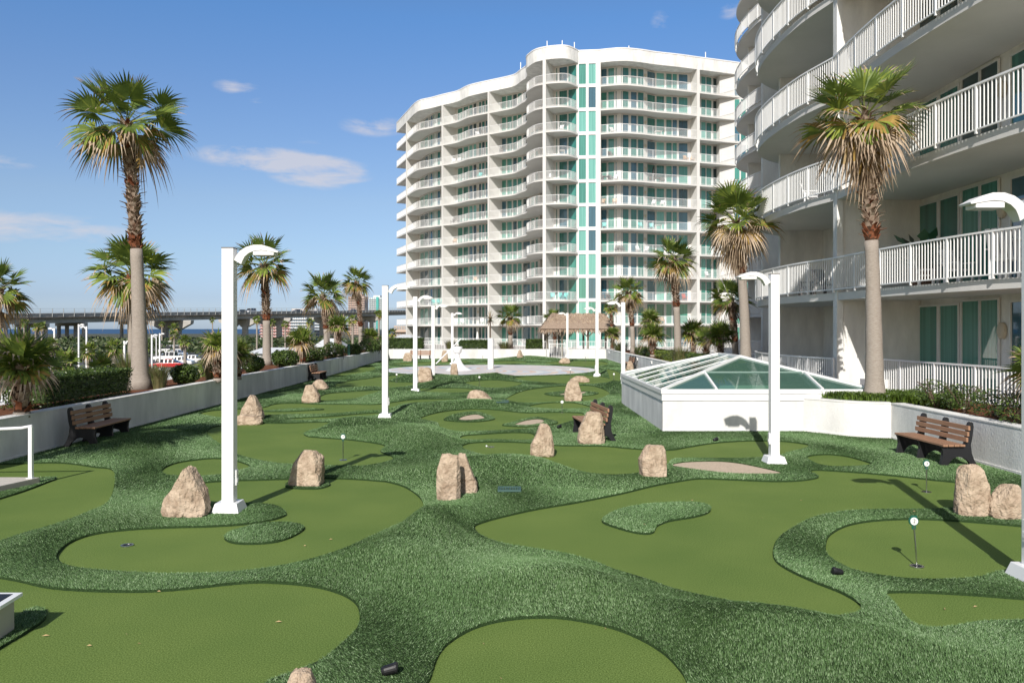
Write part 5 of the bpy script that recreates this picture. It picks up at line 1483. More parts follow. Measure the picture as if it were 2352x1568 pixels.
FARP = [(56, 742, 14, 150), (82, 752, 14, 140), (96, 750, 15, 150), (400, 770, 15, 150), (372, 745, 9, 210), (488, 735, 9, 240), (400, 755, 18, 170), (590, 735, 13, 170), (625, 742, 13, 160), (655, 745, 12, 170), (755, 720, 18, 110), (810, 735, 16, 120), (870, 722, 14, 130), (712, 740, 14, 150), (770, 745, 20, 95), (900, 765, 16, 100)]
for i, (cx_, cyy, rpx, d_) in enumerate(FARP):
    ppx('small far palm number %s in the row of distant palms below the bridge' % ['one', 'two', 'three', 'four', 'five', 'six', 'seven', 'eight', 'nine', 'ten', 'eleven', 'twelve', 'thirteen', 'fourteen', 'fifteen', 'sixteen'][i] if False else
        ['far palm under the left end of the bridge', 'far palm beside a bridge pillar on the left', 'third of the far palms at the left bridge pillars', 'far palm behind the parked cars', 'tiny palm right of the tallest trunk under the bridge', 'tiny palm left of the first lamp post', 'round headed far palm by the wide bridge pier',
         'far palm in front of the red brick block, left one', 'far palm in front of the red brick block, right one', 'far palm in front of the white apartment block', 'dark palm rising over the bridge rail between two trunks', 'far palm under the pink tower', 'far palm under the white and teal tower', 'far palm at the white gable roof', 'palm just left of the slim palm trunk', 'far palm beside the tower corner'][i],
        cx_, 900, cx_, cyy, rpx, -3, .2, .16, 'small', boots=0, d=d_, rz=i * 1.3, name='distant_palm', grp='distant palms', flare=1.1)
# two palms outside the frame whose shadows fall on the turf
palm('fan palm outside the left edge whose shadow falls by the near bench', (-11.2, 8.6, .8), (-11.3, 8.6, 7.6), .25, .16, 2.0, 'mid', .4, 1.0)
palm('second fan palm outside the left edge, nearer the viewer', (-11.0, 1.0, .8), (-11.2, 1.0, 6.4), .25, .16, 1.8, 'mid', .4, 2.0)
# dracaena with a spiky star of leaves
g = Vector(((1126 - CX) / F * 71, 71, .8)); rq = random.Random(5)
root = thing('spiky_dracaena', 'thin stemmed plant with a round star of narrow brownish leaves before the tower', 'plant', tuple(g))
mb = MB(); zt = H + 22 / (F / 71); mb.tube([tuple(g), (g.x, g.y, zt)], .06, 6); mb.build('stem', twig_m, root)
mb = MB()
for i in range(70):
    v = Vector((rq.gauss(0, 1), rq.gauss(0, 1), rq.gauss(.2, 1))).normalized(); s = v.cross(Vector((0, 0, 1))).normalized() * .05; c = Vector((g.x, g.y, zt))
    L_ = rq.uniform(.75, 1.05); mb.add([c - s, c + s, c + v * L_], [(0, 1, 2)], rq.choice([0, 1, 1]))
mb.build('leaves', [leaf_g, leaf_t], root)

# ------------------------------------------------------------------ shrubs, hedges, grasses
def leaves(mb, box, n, size, rq, nm=2, shell=.35, ell=False):
    x0, y0, z0, x1, y1, z1 = box; c = Vector(((x0 + x1) / 2, (y0 + y1) / 2, (z0 + z1) / 2)); h_ = Vector(((x1 - x0) / 2, (y1 - y0) / 2, (z1 - z0) / 2))
    for _ in range(n):
        if ell:
            v = Vector((rq.gauss(0, 1), rq.gauss(0, 1), rq.gauss(0, 1))).normalized(); r = 1 - shell * rq.random() ** 1.5
            r *= 1 + .13 * math.sin(v.x * 5 + c.x * 9) * math.cos(v.z * 4 + c.y)
            p = Vector((c.x + v.x * h_.x * r, c.y + v.y * h_.y * r, c.z + v.z * h_.z * r))
        else:
            f = rq.random(); a = [rq.uniform(-1, 1) for _ in range(3)]
            ax = rq.choices((0, 1, 2), (h_.y * h_.z, h_.x * h_.z, h_.x * h_.y * 1.2))[0]
            a[ax] = (1 if (ax == 2 or rq.random() < .5) else -1) * (1 - shell * rq.random() ** 2 * .5)
            p = Vector((c.x + a[0] * h_.x, c.y + a[1] * h_.y, c.z + a[2] * h_.z)); p += Vector((rq.gauss(0, .02), rq.gauss(0, .02), rq.gauss(0, .025)))
        u = Vector((rq.gauss(0, 1), rq.gauss(0, 1), rq.gauss(0, .6))).normalized(); w_ = u.cross(Vector((rq.gauss(0, 1), rq.gauss(0, 1), rq.gauss(0, 1)))).normalized()
        s = size * rq.uniform(.7, 1.3)
        mb.add([p - u * s, p + w_ * s * .45, p + u * s, p - w_ * s * .45], [(0, 1, 2, 3)], rq.choices(range(nm), [3, 2, 1][:nm])[0])
def hedge(lb, box, n, size, seed, name='hedge', ell=False, mats=None, grp=None, stems=True, core=True):
    rq = random.Random(seed); root = thing(name, lb, 'hedge' if not ell else 'shrub', ((box[0] + box[3]) / 2, (box[1] + box[4]) / 2, box[2]), 0, grp)
    mb = MB(); leaves(mb, box, n, size, rq, 2, ell=ell, shell=.35 if not ell else .5)
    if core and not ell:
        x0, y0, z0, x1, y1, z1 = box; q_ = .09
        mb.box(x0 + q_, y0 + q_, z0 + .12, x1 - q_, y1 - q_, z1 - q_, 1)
    mb.build('foliage', mats or [shrub_g, shrub_d], root)
    if stems:
        mb = MB()
        for i in range(5): x = rq.uniform(box[0] + .1, box[3] - .1); y = rq.uniform(box[1] + .1, box[4] - .1); mb.tube([(x, y, box[2] - .05), (x + rq.uniform(-.15, .15), y, box[2] + (box[5] - box[2]) * .6)], .012, 5)
        mb.build('stems', twig_m, root)
    return root
hedge('clipped glossy hedge above the wall behind the near left bench', (-11.55, 18.0, .84, -10.5, 22.0, 1.55), 15000, .034, 1)
for i, (px, d_, w_, h_, lb) in enumerate([(424, 26.5, .9, .62, 'rounded shrub right of the tallest palm, by the grasses'), (580, 33.6, 1.0, .70, 'round shrub left of the palm behind the first lamp'), (655, 38.5, 1.3, .78, 'round shrub right of the palm behind the first lamp'),
                                       (715, 44, 1.6, .85, 'shrub left of the broad fan palm'), (768, 50, 1.6, .95, 'shrub between the broad fan palm and the green post'), (812, 55, 1.2, .8, 'small shrub past the green post'), (850, 61, 2.0, 1.1, 'dense shrub near the end of the left wall'), (872, 66, 1.6, 1.2, 'last shrub in the far left corner')]):
    x = (px - CX) / F * d_
    hedge(lb, (x - w_ / 2, d_ - w_ / 2, .80, x + w_ / 2, d_ + w_ / 2, .85 + h_), 3200 if i < 4 else 1800, .035 + .0006 * d_, 20 + i, name='shrub', ell=True, grp='round shrubs on the left planter')
for i, (a, b, ty, lb) in enumerate([(894, 973, 777, 'long clipped hedge at the left of the far wall'), (1055, 1119, 782, 'clipped hedge with pale flowers between sculpture and spiky plant'), (1209, 1245, 780, 'square clipped hedge left of the thatched hut')]):
    s_ = F / 70.9; hedge(lb, ((a - CX) / s_, 70.4, .82, (b - CX) / s_, 71.5, H + (CY - ty) / s_), 5000, .06, 40 + i)
for i, (y0, y1, zt, lb) in enumerate([(29.0, 33.5, 1.35, 'hedge behind the skylight, right of the tall palm trunk'), (34.5, 41, 1.35, 'hedge on the right wall behind the skylight, under the young palms'), (42, 50, 1.30, 'hedge on the right wall beyond the skylight corner'), (52, 58, 1.25, 'far piece of hedge on the right wall behind the bench')]):
    hedge(lb, (8.9, y0, .82, 10.1, y1, zt), 7000, .045, 60 + i, mats=[shrub_g, leaf_l] if i == 2 else None)
def grass(lb, px, d_, w_, h_, n, seed, zb=.80, m=None, x=None):
    rq = random.Random(seed); x = (px - CX) / F * d_ if x is None else x; mb = MB()
    for _ in range(n):
        a = rq.uniform(0, 6.28); r = rq.random() ** .5 * w_ * .25; b = Vector((x + r * math.cos(a), d_ + r * math.sin(a), zb))
        o_ = Vector((math.cos(a), math.sin(a), 0)) * w_ * rq.uniform(.1, .5); h2 = h_ * rq.uniform(.6, 1.1); s = Vector((-math.sin(a), math.cos(a), 0)) * .009
        m_ = b + o_ * .35 + Vector((0, 0, h2 * .65)); t = b + o_ + Vector((0, 0, h2))
        mb.add([b - s, b + s, m_ + s, m_ - s, t], [(0, 1, 2, 3), (3, 2, 4)], rq.choice([0, 0, 1]))
    o = mb.build('grass_tuft', m or [grass_t, shrub_g], shift=(x, d_, zb)); tag(o, lb, 'grass', 'feathery grass tufts'); return o
for i, (px, d_, w_, h_, lb) in enumerate([(292, 24.6, .9, 1.1, 'tall grass tuft left of the tallest palm foot'), (366, 24.4, .7, .75, 'tall grass tuft right of the tallest palm foot'), (492, 28.5, 1.2, .95, 'tan grass tuft left of the first lamp post'), (338, 26.5, .5, .7, 'second grass tuft beside the tallest palm'),
                                       (1035, 70.8, 1.4, .9, 'small tan grass tuft left of the flowered hedge'), (1160, 70.8, 1.8, .8, 'tan grass tuft at the foot of the far palm'), (1562, 42.0, 1.3, .9, 'grass tuft hiding the foot of a right wall palm'), (1480, 57, 2, .8, 'grass tuft behind the far right bench'), (1425, 66, 2, .8, 'farthest grass tuft on the right wall')]):
    grass(lb, px, d_, w_, h_, 420, 80 + i)
# strap leaved border in the curved planter
rq = random.Random(77); mb = MB()
bp = [(7.95, 20.35), (8.25, 19.85), (8.7, 19.55), (9.3, 19.35), (9.7, 19.0), (9.95, 18.4), (10.5, 18.6), (10.6, 20.8), (9.6, 21.6), (9.38, 20.7), (8.4, 20.55)]
bpn = np.array([[rq.uniform(7.9, 10.7), rq.uniform(18.2, 21.7)] for _ in range(2300)])
bpn = bpn[in_poly(bpn, bp)]
for x, y in bpn:
    z = .80; nl = 7; a0 = rq.uniform(0, 6)
    for k in range(nl):
        a = a0 + k * 6.28 / nl; L_ = rq.uniform(.16, .30); o_ = Vector((math.cos(a), math.sin(a), 0)); s = Vector((-o_.y, o_.x, 0)) * .012
        b = Vector((x, y, z)); m_ = b + o_ * L_ * .35 + Vector((0, 0, L_ * .85)); t = b + o_ * L_ * .8 + Vector((0, 0, L_ * .95))
        mb.add([b - s, b + s, m_ + s, m_ - s, t], [(0, 1, 2, 3), (3, 2, 4)], rq.choice([0, 0, 0, 1]))
tag(mb.build('border_plants', [lirio_g, shrub_g]), kind='stuff')
# loose shrubs along the right fence
for i, (px, d_, w_, h_, lb) in enumerate([(2150, 18.2, .95, .62, 'twiggy open shrub right of the strap leaved border'), (2215, 17.2, .9, .60, 'twiggy shrub in front of the white terrace fence, middle one'), (2290, 16.0, 1.0, .62, 'leafy shrub in front of the fence near the right edge'), (2345, 15.0, .9, .60, 'shrub at the right edge below the young palm'), (2185, 17.8, .6, .45, 'low shrub between two twiggy ones by the fence')]):
    x = (px - CX) / F * d_
    hedge(lb, (x - w_ / 2, d_ - w_ / 2, .86, x + w_ / 2, d_ + w_ / 2, .86 + h_), 700, .034, 120 + i, name='loose_shrub', ell=True, grp='loose shrubs by the terrace fence', stems=False)
    rq = random.Random(i); mb = MB(); r_ = COL.objects[-1]
    rt = [o for o in COL.objects if o.get('label') == lb][0]
    for k in range(16): a = rq.uniform(0, 6.28); mb.tube([(x, d_, .80), (x + math.cos(a) * w_ * .2, d_ + math.sin(a) * w_ * .2, .86 + h_ * .5), (x + math.cos(a) * w_ * .42, d_ + math.sin(a) * w_ * .42, .86 + h_ * .95)], [.011, .008, .004], 4)
    mb.build('branches', twig_m, rt)

# ------------------------------------------------------------------ lower ground, car park, sea
mb = MB(); mb.add([(-900, -40, -3.0), (-11.5, -40, -3.0), (-11.5, 76, -3.0), (-11.5, 900, -3.0), (-900, 900, -3.0)], [(0, 1, 2, 3, 4)])
mb.add([(-11.5, 76, -3.0), (900, 76, -3.0), (900, 900, -3.0), (-11.5, 900, -3.0)], [(0, 1, 2, 3)])
structure('lower_ground', mb, mat('scrub_ground', (.10, .10, .055), rough=1, col2=(.05, .055, .03), var_scale=.15))
mb = MB(); mb.add([(-1500, 900.1, -3.6), (1500, 900.1, -3.6), (1500, 1010, -4.6), (-1500, 1010, -4.6)], [(0, 1, 2, 3)]); structure('beach', mb, mat('beach_sand', (.55, .50, .42), rough=1))
mb = MB(); mb.add([(-20000, 1000, -4.8), (20000, 1000, -4.8), (20000, 25000, -4.8), (-20000, 25000, -4.8)], [(0, 1, 2, 3)])
structure('sea', mb, mat('sea_water', (.02, .075, .16), rough=.45, spec=.3, col2=(.015, .05, .12), var_scale=.02))
mb = MB(); mb.add([(-75, 70, -2.99), (-30, 70, -2.99), (-30, 190, -2.99), (-75, 190, -2.99)], [(0, 1, 2, 3)]); structure('car_park', mb, asphalt)
# low fence on the parapet of the lower deck
lf = thing('left_fence', 'white picket fence below and behind the left planter', 'fence', (-13.1, 20, .7))
railing(lf, [(-13.2, 72), (-13.15, 40), (-13.1, 8)][::-1], .25, hgt=.85, pitch=.13, post_every=1.8, bal=.024, name='balustrade')
# scrub that reads as one mass
rq = random.Random(4); mb = MB()
for i in range(300):
    d_ = 62 + 260 * rq.random() ** 1.4; px = rq.uniform(-150, 900); x = (px - CX) / F * d_
    if -75 < x < -29 and 68 < d_ < 195: continue
    if x > -15: continue
    if 320 < px < 455 and d_ < 70: continue
    w_ = rq.uniform(2, 5) * (1 + d_ / 200); zt = rq.uniform(-1.2, .4) - .2
    leaves(mb, (x - w_, d_ - w_, -4, x + w_, d_ + w_, zt), 230, .22 + d_ * .0022, rq, 2, ell=True, shell=.25)
for i in range(90):
    d_ = rq.uniform(24, 60); x = rq.uniform(-28, -14.5) - (d_ - 26) * .35; w_ = rq.uniform(1.2, 2.6)
    if 325 < CX + x / d_ * F < 450: continue
    leaves(mb, (x - w_, d_ - w_, -3.4, x + w_, d_ + w_, rq.uniform(-1.5, -.1)), 520, .12, rq, 2, ell=True, shell=.3)
tag(mb.build('scrub', [far_g, shrub_d]), kind='stuff')
# ------------------------------------------------------------------ the road bridge
def bpt(px, lift=0.0):
    """centre line of the near edge of the bridge deck at a picture column, with barrier top row"""
    t = (px - 0) / 925.0
    d = 1 / ((1 - t) / 230.0 + t / 490.0) if -0.6 < t < 1.5 else 230
    y = 722 + (713 - 722) * t
    return Vector(((px - CX) / F * d, d, H + (CY - y) / F * d))
bx = [-260, -130, 0, 120, 240, 360, 480, 600, 720, 840, 925, 1010]
bl_ = [bpt(p) for p in bx]
root = thing('road_bridge', 'long grey concrete road bridge on pillars crossing the horizon on the left', 'bridge', tuple(bl_[2]))
WB = 13.0
nrm = Vector((-(bl_[-1] - bl_[0]).y, (bl_[-1] - bl_[0]).x, 0)).normalized()
if nrm.y < 0: nrm = -nrm
def band(z0, z1, o0, o1, name, m):
    mb = MB(); o = 0
    for p in bl_:
        a = p + nrm * o0; b = p + nrm * o1
        mb.v.extend([(a.x, a.y, p.z + z0), (a.x, a.y, p.z + z1), (b.x, b.y, p.z + z0), (b.x, b.y, p.z + z1)])
    for i in range(len(bl_) - 1):
        k = 4 * i; l = k + 4
        for f in [(k, l, l + 1, k + 1), (k + 2, k + 3, l + 3, l + 2), (k + 1, l + 1, l + 3, k + 3), (k, k + 2, l + 2, l)]: mb.f.append(f); mb.m.append(0)
    return mb.build(name, m, root)
band(-.95, 0, 0, .3, 'barrier', concrete); band(-.55, .25, WB - .3, WB, 'far_barrier', concrete)
band(-1.35, -.96, -.15, WB + .15, 'deck_slab', concrete_dark); band(-2.9, -1.36, .9, WB - .9, 'girders', concrete)
mb = MB()
for a, b in zip(bl_, bl_[1:]):
    n = max(2, int((b - a).length / 3.6))
    for i in range(n):
        p = a.lerp(b, i / n) + Vector((0, 0, -.9)); mb.bar(p - nrm * .1, p - nrm * .1 + Vector((0, 0, 2.6)), .14, .14)
    for zz in (.5, 1.0, 1.65): mb.bar(a + Vector((0, 0, zz)) - nrm * .1, b + Vector((0, 0, zz)) - nrm * .1, .06, .06)
mb.build('railing', mat('rail_grey', (.42, .43, .42), rough=.7), root)
def pier(px, kind):
    p = bpt(px); z1 = p.z - 2.91; tdir = (bl_[-1] - bl_[0]).normalized()
    mb = MB()
    if kind == 'T':
        for o_ in (3.2, 9.2):
            c = p + nrm * o_; mb.prism([(c.x - 1, c.y - 1.2), (c.x + 1, c.y - 1.2), (c.x + 1, c.y + 1.2), (c.x - 1, c.y + 1.2)], -3.4, z1 - 3.0)
        cap = [(-3.4, 0), (WB + 3.4 - 0, 0), (WB + 3.2, -1.3), (10.6, -3.6), (8.0, -3.6), (6.4, -2.0), (4.6, -3.6), (1.8, -3.6), (-3.2, -1.3)]
        n = len(cap)
        for s_ in (-.9, .9): mb.v.extend(tuple(p + nrm * q[0] + tdir * s_ + Vector((0, 0, z1 - p.z + q[1] - .01))) for q in cap)
        o_ = len(mb.v) - 2 * n
        for i in range(n): j = (i + 1) % n; mb.f.append((o_ + i, o_ + j, o_ + n + j, o_ + n + i)); mb.m.append(0)
        mb.f += [tuple(o_ + i for i in range(n)), tuple(o_ + n + i for i in reversed(range(n)))]; mb.m += [0, 0]
    else:
        a = p + nrm * .3; b = p + nrm * (WB - .3); mb.bar(a + Vector((0, 0, -3.5)), b + Vector((0, 0, -3.5)), 1.2, 1.15)
        for o_ in (1.3, 4.7, 8.3, 11.7):
            c = p + nrm * o_; mb.tube([(c.x, c.y, -3.4), (c.x, c.y, z1 - 1.1)], .62, 12)
    mb.build('pier', concrete, root)
for px in (-190, -90, 20, 112, 200): pier(px, 'B')
pier(340, 'B')
for px in (425, 578, 655, 775, 865): pier(px, 'T')

# ------------------------------------------------------------------ cars
tyre_m = mat('tyre', (.02, .02, .02), rough=.8); carglass = mat('car_glass', (.015, .02, .025), rough=.05, spec=.8)
def car(label, loc, rz, col, kind='sedan', cat='car', grp=None, sc_=1.0):
    pm = mat('car_paint', col, rough=.25, spec=.6, coat=.8)
    root = thing({'pickup': 'pickup_truck', 'van': 'parked_van'}.get(kind, 'car'), label, cat, loc, rz, grp); root.scale = (sc_,) * 3
    L, W, Hh = (4.6, 1.8, 1.42) if kind == 'sedan' else (5.5, 1.95, 1.85) if kind == 'pickup' else (4.9, 1.95, 1.95)
    if kind == 'sedan': body = [(-2.3, .35), (-2.28, .72), (-1.5, .88), (-.95, .92), (.9, .95), (1.7, .93), (2.25, .82), (2.3, .38)]; cab = [(-1.05, .92), (-.35, 1.38), (.7, 1.42), (1.65, .95)]
    elif kind == 'pickup': body = [(-2.75, .5), (-2.7, 1.0), (-1.3, 1.12), (2.7, 1.12), (2.75, .5)]; cab = [(-1.25, 1.12), (-.7, 1.78), (.75, 1.82), (.95, 1.12)]
    else: body = [(-2.45, .4), (-2.4, .95), (-1.5, 1.1), (2.4, 1.1), (2.45, .4)]; cab = [(-1.5, 1.1), (-.7, 1.85), (2.1, 1.9), (2.35, 1.1)]
    def ext(prof, w0, w1, m, nm, zshift=0):
        mb = MB(); n = len(prof)
        zs = [p[1] for p in prof]; lo_, hi_ = min(zs), max(zs)
        for s_ in (-1, 1): mb.v.extend((p[0], s_ * (w0 + (w1 - w0) * (p[1] - lo_) / (hi_ - lo_ + 1e-6)), p[1]) for p in prof)
        for i in range(n): j = (i + 1) % n; mb.f.append((i, j, n + j, n + i)); mb.m.append(0)
        mb.f += [tuple(reversed(range(n))), tuple(range(n, 2 * n))]; mb.m += [0, 0]
        return mb.build(nm, m, root, world=False, bevel=.05)
    ext(body, W / 2, W / 2, pm, 'body')
    cg = ext([(x * 1.0, z) for x, z in cab], W / 2 - .02, W / 2 - .22, carglass, 'windows')
    top = [(x, z) for x, z in cab][1:3]
    mb = MB(); x0, x1 = top[0][0], top[1][0]; mb.box(x0 - .05, -(W / 2 - .2), top[0][1] - .04, x1 + .05, W / 2 - .2, max(top[0][1], top[1][1]) + .03); mb.build('roof', pm, root, world=False, bevel=.03)
    mb = MB()
    for x in (cab[0][0] + .75, (x0 + x1) / 2, x1 + .1):
        for s_ in (-1, 1): mb.bar((x, s_ * (W / 2 - .03), cab[0][1]), (x, s_ * (W / 2 - .2), top[0][1]), .08, .03)
    mb.build('pillars', pm, root, world=False)
    for x in (-L * .31, L * .31):
        for s_ in (-1, 1):
            mb = MB(); mb.tube([(x, s_ * (W / 2 - .2), .34), (x, s_ * (W / 2 + .01), .34)], .34, 16); wl = mb.build('wheel', tyre_m, root, world=False)
            mb = MB(); mb.tube([(x, s_ * (W / 2 + .0), .34), (x, s_ * (W / 2 + .02), .34)], .21, 12); mb.build('rim', metal_m, wl, world=False)
    return root
def at_low(px, py, z=-2.98):
    d = (H - z) * F / (py - CY); return ((px - CX) / F * d, d, z)
car('red saloon car in the car park, seen between the tallest palm and the hedge', at_low(386, 848), R(8), (.45, .01, .015), grp='cars in the car park')
car('white saloon car parked just beyond the red one', at_low(408, 841), R(6), (.75, .75, .75), grp='cars in the car park')
car('white pickup truck parked in front of the blue car', at_low(392, 832), R(4), (.75, .75, .73), 'pickup', 'pickup truck', grp='cars in the car park')
car('white saloon car at the right end of the car park row, by the grasses', at_low(440, 836), R(7), (.72, .72, .72), grp='cars in the car park')
car('silver blue saloon car parked in the middle of the row', at_low(402, 820), R(3), (.25, .32, .42), grp='cars in the car park')
car('dark pickup truck at the back of the parked row', at_low(408, 809), R(60), (.03, .04, .06), 'pickup', 'pickup truck', grp='cars in the car park')
car('white van at the far end of the car park', at_low(392, 812), R(10), (.7, .7, .7), 'van', 'van', grp='cars in the car park')
ba = math.atan2((bl_[-1] - bl_[0]).y, (bl_[-1] - bl_[0]).x)
for px, col, kind, lb in ((372, (.03, .03, .035), 'sedan', 'black car driving on the bridge just right of the tallest palm'), (590, (.6, .62, .65), 'van', 'silver van driving on the bridge right of the first lamp post'), (700, (.06, .06, .07), 'sedan', 'dark car on the bridge between the first two mid palms'), (770, (.12, .13, .15), 'van', 'grey van on the bridge near the broad palm'), (826, (.05, .05, .06), 'sedan', 'dark car on the bridge under the pink tower'), (575, (.05, .05, .05), 'sedan', 'dark car on the bridge half hidden by the first lamp post')):
    p = bpt(px); p = p + nrm * (4.0 if kind == 'sedan' else 3.2); car(lb, (p.x, p.y, p.z - .55), ba, col, kind, 'van' if kind == 'van' else 'car', grp='vehicles crossing the bridge', sc_=1.15)

# car park lamps
for i, (px, ty, d_, fl, lb) in enumerate([(125, 753, 100, 1, 'white car park lamp at the far left, arm to the left'), (181, 744, 118, 0, 'white car park lamp in the middle of the bridge piers, left one of two'), (199, 749, 104, 1, 'white car park lamp in the middle of the bridge piers, right one of two'),
                                          (286, 782, 62, 0, 'white lamp on the lower ground just left of the tallest palm'), (349, 768, 88, 0, 'white car park lamp right of the tallest palm'), (367, 765, 110, 0, 'farther white car park lamp beside the parked cars'), (359, 773, 140, 1, 'smallest white car park lamp behind the two others')]):
    c = copy_tree(lamp0); s_ = F / d_; top = H + (CY - ty) / s_
    c.location = ((px - CX) / s_, d_, -2.98); k_ = (top + 2.98) / 3.86; c.scale = (k_ * .7, k_ * .7, k_); c.rotation_euler = (0, 0, math.pi if fl else 0)
    c['label'] = lb; c['group'] = 'white lamps of the car park'; c['category'] = 'lamp post'

# ------------------------------------------------------------------ distant buildings
def block(lb, px0, px1, ty, d, base_z, wall_c, band_c, floors, cols, accent=None, name='apartment_block', depth=18, roof_box=True):
    s_ = F / d; x0, x1 = (px0 - CX) / s_, (px1 - CX) / s_; zt = H + (CY - ty) / s_
    root = thing(name, lb, 'building', ((x0 + x1) / 2, d, base_z))
    wm = mat('far_wall', wall_c, rough=.9); bm_ = mat('far_glass', band_c, rough=.4)
    mb = MB(); mb.box(x0, d, base_z, x1, d + depth, zt)
    mb.build('wall', wm, root)
    fh = (zt - base_z) / floors; cw = (x1 - x0) / cols
    for k in range(floors):
        mb = MB()
        for c in range(cols):
            mb.box(x0 + cw * (c + .16), d - .25, base_z + fh * (k + .28), x0 + cw * (c + .84), d - .02, base_z + fh * (k + .82))
        mb.build('window', bm_, root)
        mb = MB(); mb.box(x0 - .3, d - 1.3, base_z + fh * k - .15, x1 + .3, d - .26, base_z + fh * k + .8 * (1 if fh > 2 else .3)); mb.build('balcony', wm, root)
    if accent:
        a, b, ac = accent; mb = MB(); mb.box(x0 + (x1 - x0) * a, d - 1.9, base_z, x0 + (x1 - x0) * b, d - 1.31, zt + .5); mb.build('accent_panel', mat('far_accent', ac, rough=.5), root)
    if roof_box: mb = MB(); mb.box(x0 + (x1 - x0) * .3, d + 2, zt, x0 + (x1 - x0) * .8, d + depth * .7, zt + fh * 1.1); mb.build('roof_house', wm, root)
    return root
block('distant beige and pink tower rising over the bridge', 800, 837, 680, 700, -4, (.62, .47, .40), (.30, .28, .28), 18, 7, (.72, .80, (.55, .35, .28)))
block('distant white tower with a teal strip rising over the bridge', 848, 878, 683, 760, -4, (.66, .68, .68), (.25, .36, .40), 19, 6, (.55, .74, (.06, .38, .34)))
block('red and white apartment block seen under the bridge', 598, 668, 727, 480, -4, (.55, .30, .28), (.62, .60, .58), 8, 13, roof_box=False)
block('white apartment block with small windows under the bridge', 668, 705, 726, 470, -4, (.72, .72, .72), (.22, .30, .38), 8, 7, roof_box=False)
block('pale balconied block under the bridge, left of the slim palm', 712, 752, 730, 500, -4, (.66, .68, .70), (.30, .38, .44), 7, 9, roof_box=False)
block('low pale flats on the horizon above the bridge rail', 670, 702, 709, 900, -4, (.66, .60, .55), (.4, .4, .42), 8, 8, roof_box=False, depth=12)
block('low white flats on the horizon right of the pale ones', 712, 728, 708, 900, -4, (.72, .72, .72), (.4, .42, .45), 8, 5, roof_box=False, depth=12)
block('tan low building next to the tower foot under the bridge end', 905, 945, 748, 330, -3.4, (.55, .42, .33), (.30, .3, .3), 3, 7, roof_box=False)
def gable(lb, px0, px1, ey, ty, d, roof_c=(.72, .73, .73)):
    s_ = F / d; x0, x1 = (px0 - CX) / s_, (px1 - CX) / s_; ze = H + (CY - ey) / s_; zt = H + (CY - ty) / s_
    root = thing('low_building', lb, 'building', ((x0 + x1) / 2, d, -3))
    mb = MB(); mb.box(x0 + .5, d + .5, -3, x1 - .5, d + 11, ze); mb.build('wall', mat('far_wall', (.6, .6, .58), rough=.9), root)
    mb = MB(); mb.add([(x0, d, ze), (x1, d, ze), (x1, d + 12, ze), (x0, d + 12, ze), (x0 + 1, d + 6, zt), (x1 - 1, d + 6, zt)], [(0, 1, 5, 4), (2, 3, 4, 5), (1, 2, 5), (3, 0, 4)]); mb.build('roof', mat('far_roof', roof_c, rough=.5), root)
    mb = MB()
    for i in range(6): xa = x0 + (x1 - x0) * (i + .2) / 6; mb.box(xa, d + .3, ze - 2.0, xa + (x1 - x0) * .09, d + .49, ze - .7)
    mb.build('window', carglass, root)
gable('low building with a white gable roof behind the broad palm', 712, 772, 800, 778, 130)
gable('long low building with a white roof beyond the left wall', 560, 700, 812, 800, 120)
gable('low white roofed building beside the slim palm', 865, 925, 790, 778, 150)
gable('low covered walkway with white roof at the tower corner', 893, 946, 776, 769, 108)

# ------------------------------------------------------------------ furniture on the balconies
def chair_mesh(root, m):
    mb = MB(); mb.box(-.27, -.25, .40, .27, .25, .44); mb.build('seat', m, root, world=False)
    mb = MB()
    for i in range(5): mb.bar((-.22 + .11 * i, .22, .42), (-.24 + .12 * i, .38, 1.0), .09, .025)
    mb.build('backrest', m, root, world=False)
    mb = MB()
    for sx in (-.27, .27): mb.bar((sx, -.28, .62), (sx, .30, .62), .08, .03)
    mb.build('armrest', m, root, world=False)
    for sx in (-.25, .25):
        for sy in (-.22, .22): mb = MB(); mb.box(sx - .025, sy - .025, 0, sx + .025, sy + .025, .62 if sy < 0 else .60); mb.build('leg', m, root, world=False)
CH = {}
def balc_chair(kind, col, loc, rz, lb, grp):
    if kind not in CH:
        r_ = thing('balcony_chair', lb, 'chair', loc, rz, grp); chair_mesh(r_, mat('chair_' + kind, col, rough=.5)); CH[kind] = r_
    else:
        r_ = copy_tree(CH[kind]); r_.location = loc; r_.rotation_euler = (0, 0, rz); r_['label'] = lb; r_['group'] = grp
    return r_
def balc_table(loc, lb, m=None, tall=.72):
    r_ = thing('balcony_table', lb, 'table', loc, 0, 'balcony tables'); m = m or frame_white
    mb = MB(); mb.box(-.5, -.5, tall - .04, .5, .5, tall); mb.build('tabletop', m, r_, world=False)
    for sx in (-.42, .42):
        for sy in (-.42, .42): mb = MB(); mb.box(sx - .03, sy - .03, 0, sx + .03, sy + .03, tall - .04); mb.build('leg', m, r_, world=False)
COLS = {'turquoise': (.12, .55, .52), 'white': (.75, .75, .75), 'tan': (.50, .34, .22), 'dark': (.10, .09, .085), 'red': (.5, .08, .06)}
nth = ['second', 'third', 'fourth', 'fifth', 'sixth', 'seventh', 'eighth', 'ninth', 'tenth', 'eleventh', 'twelfth']
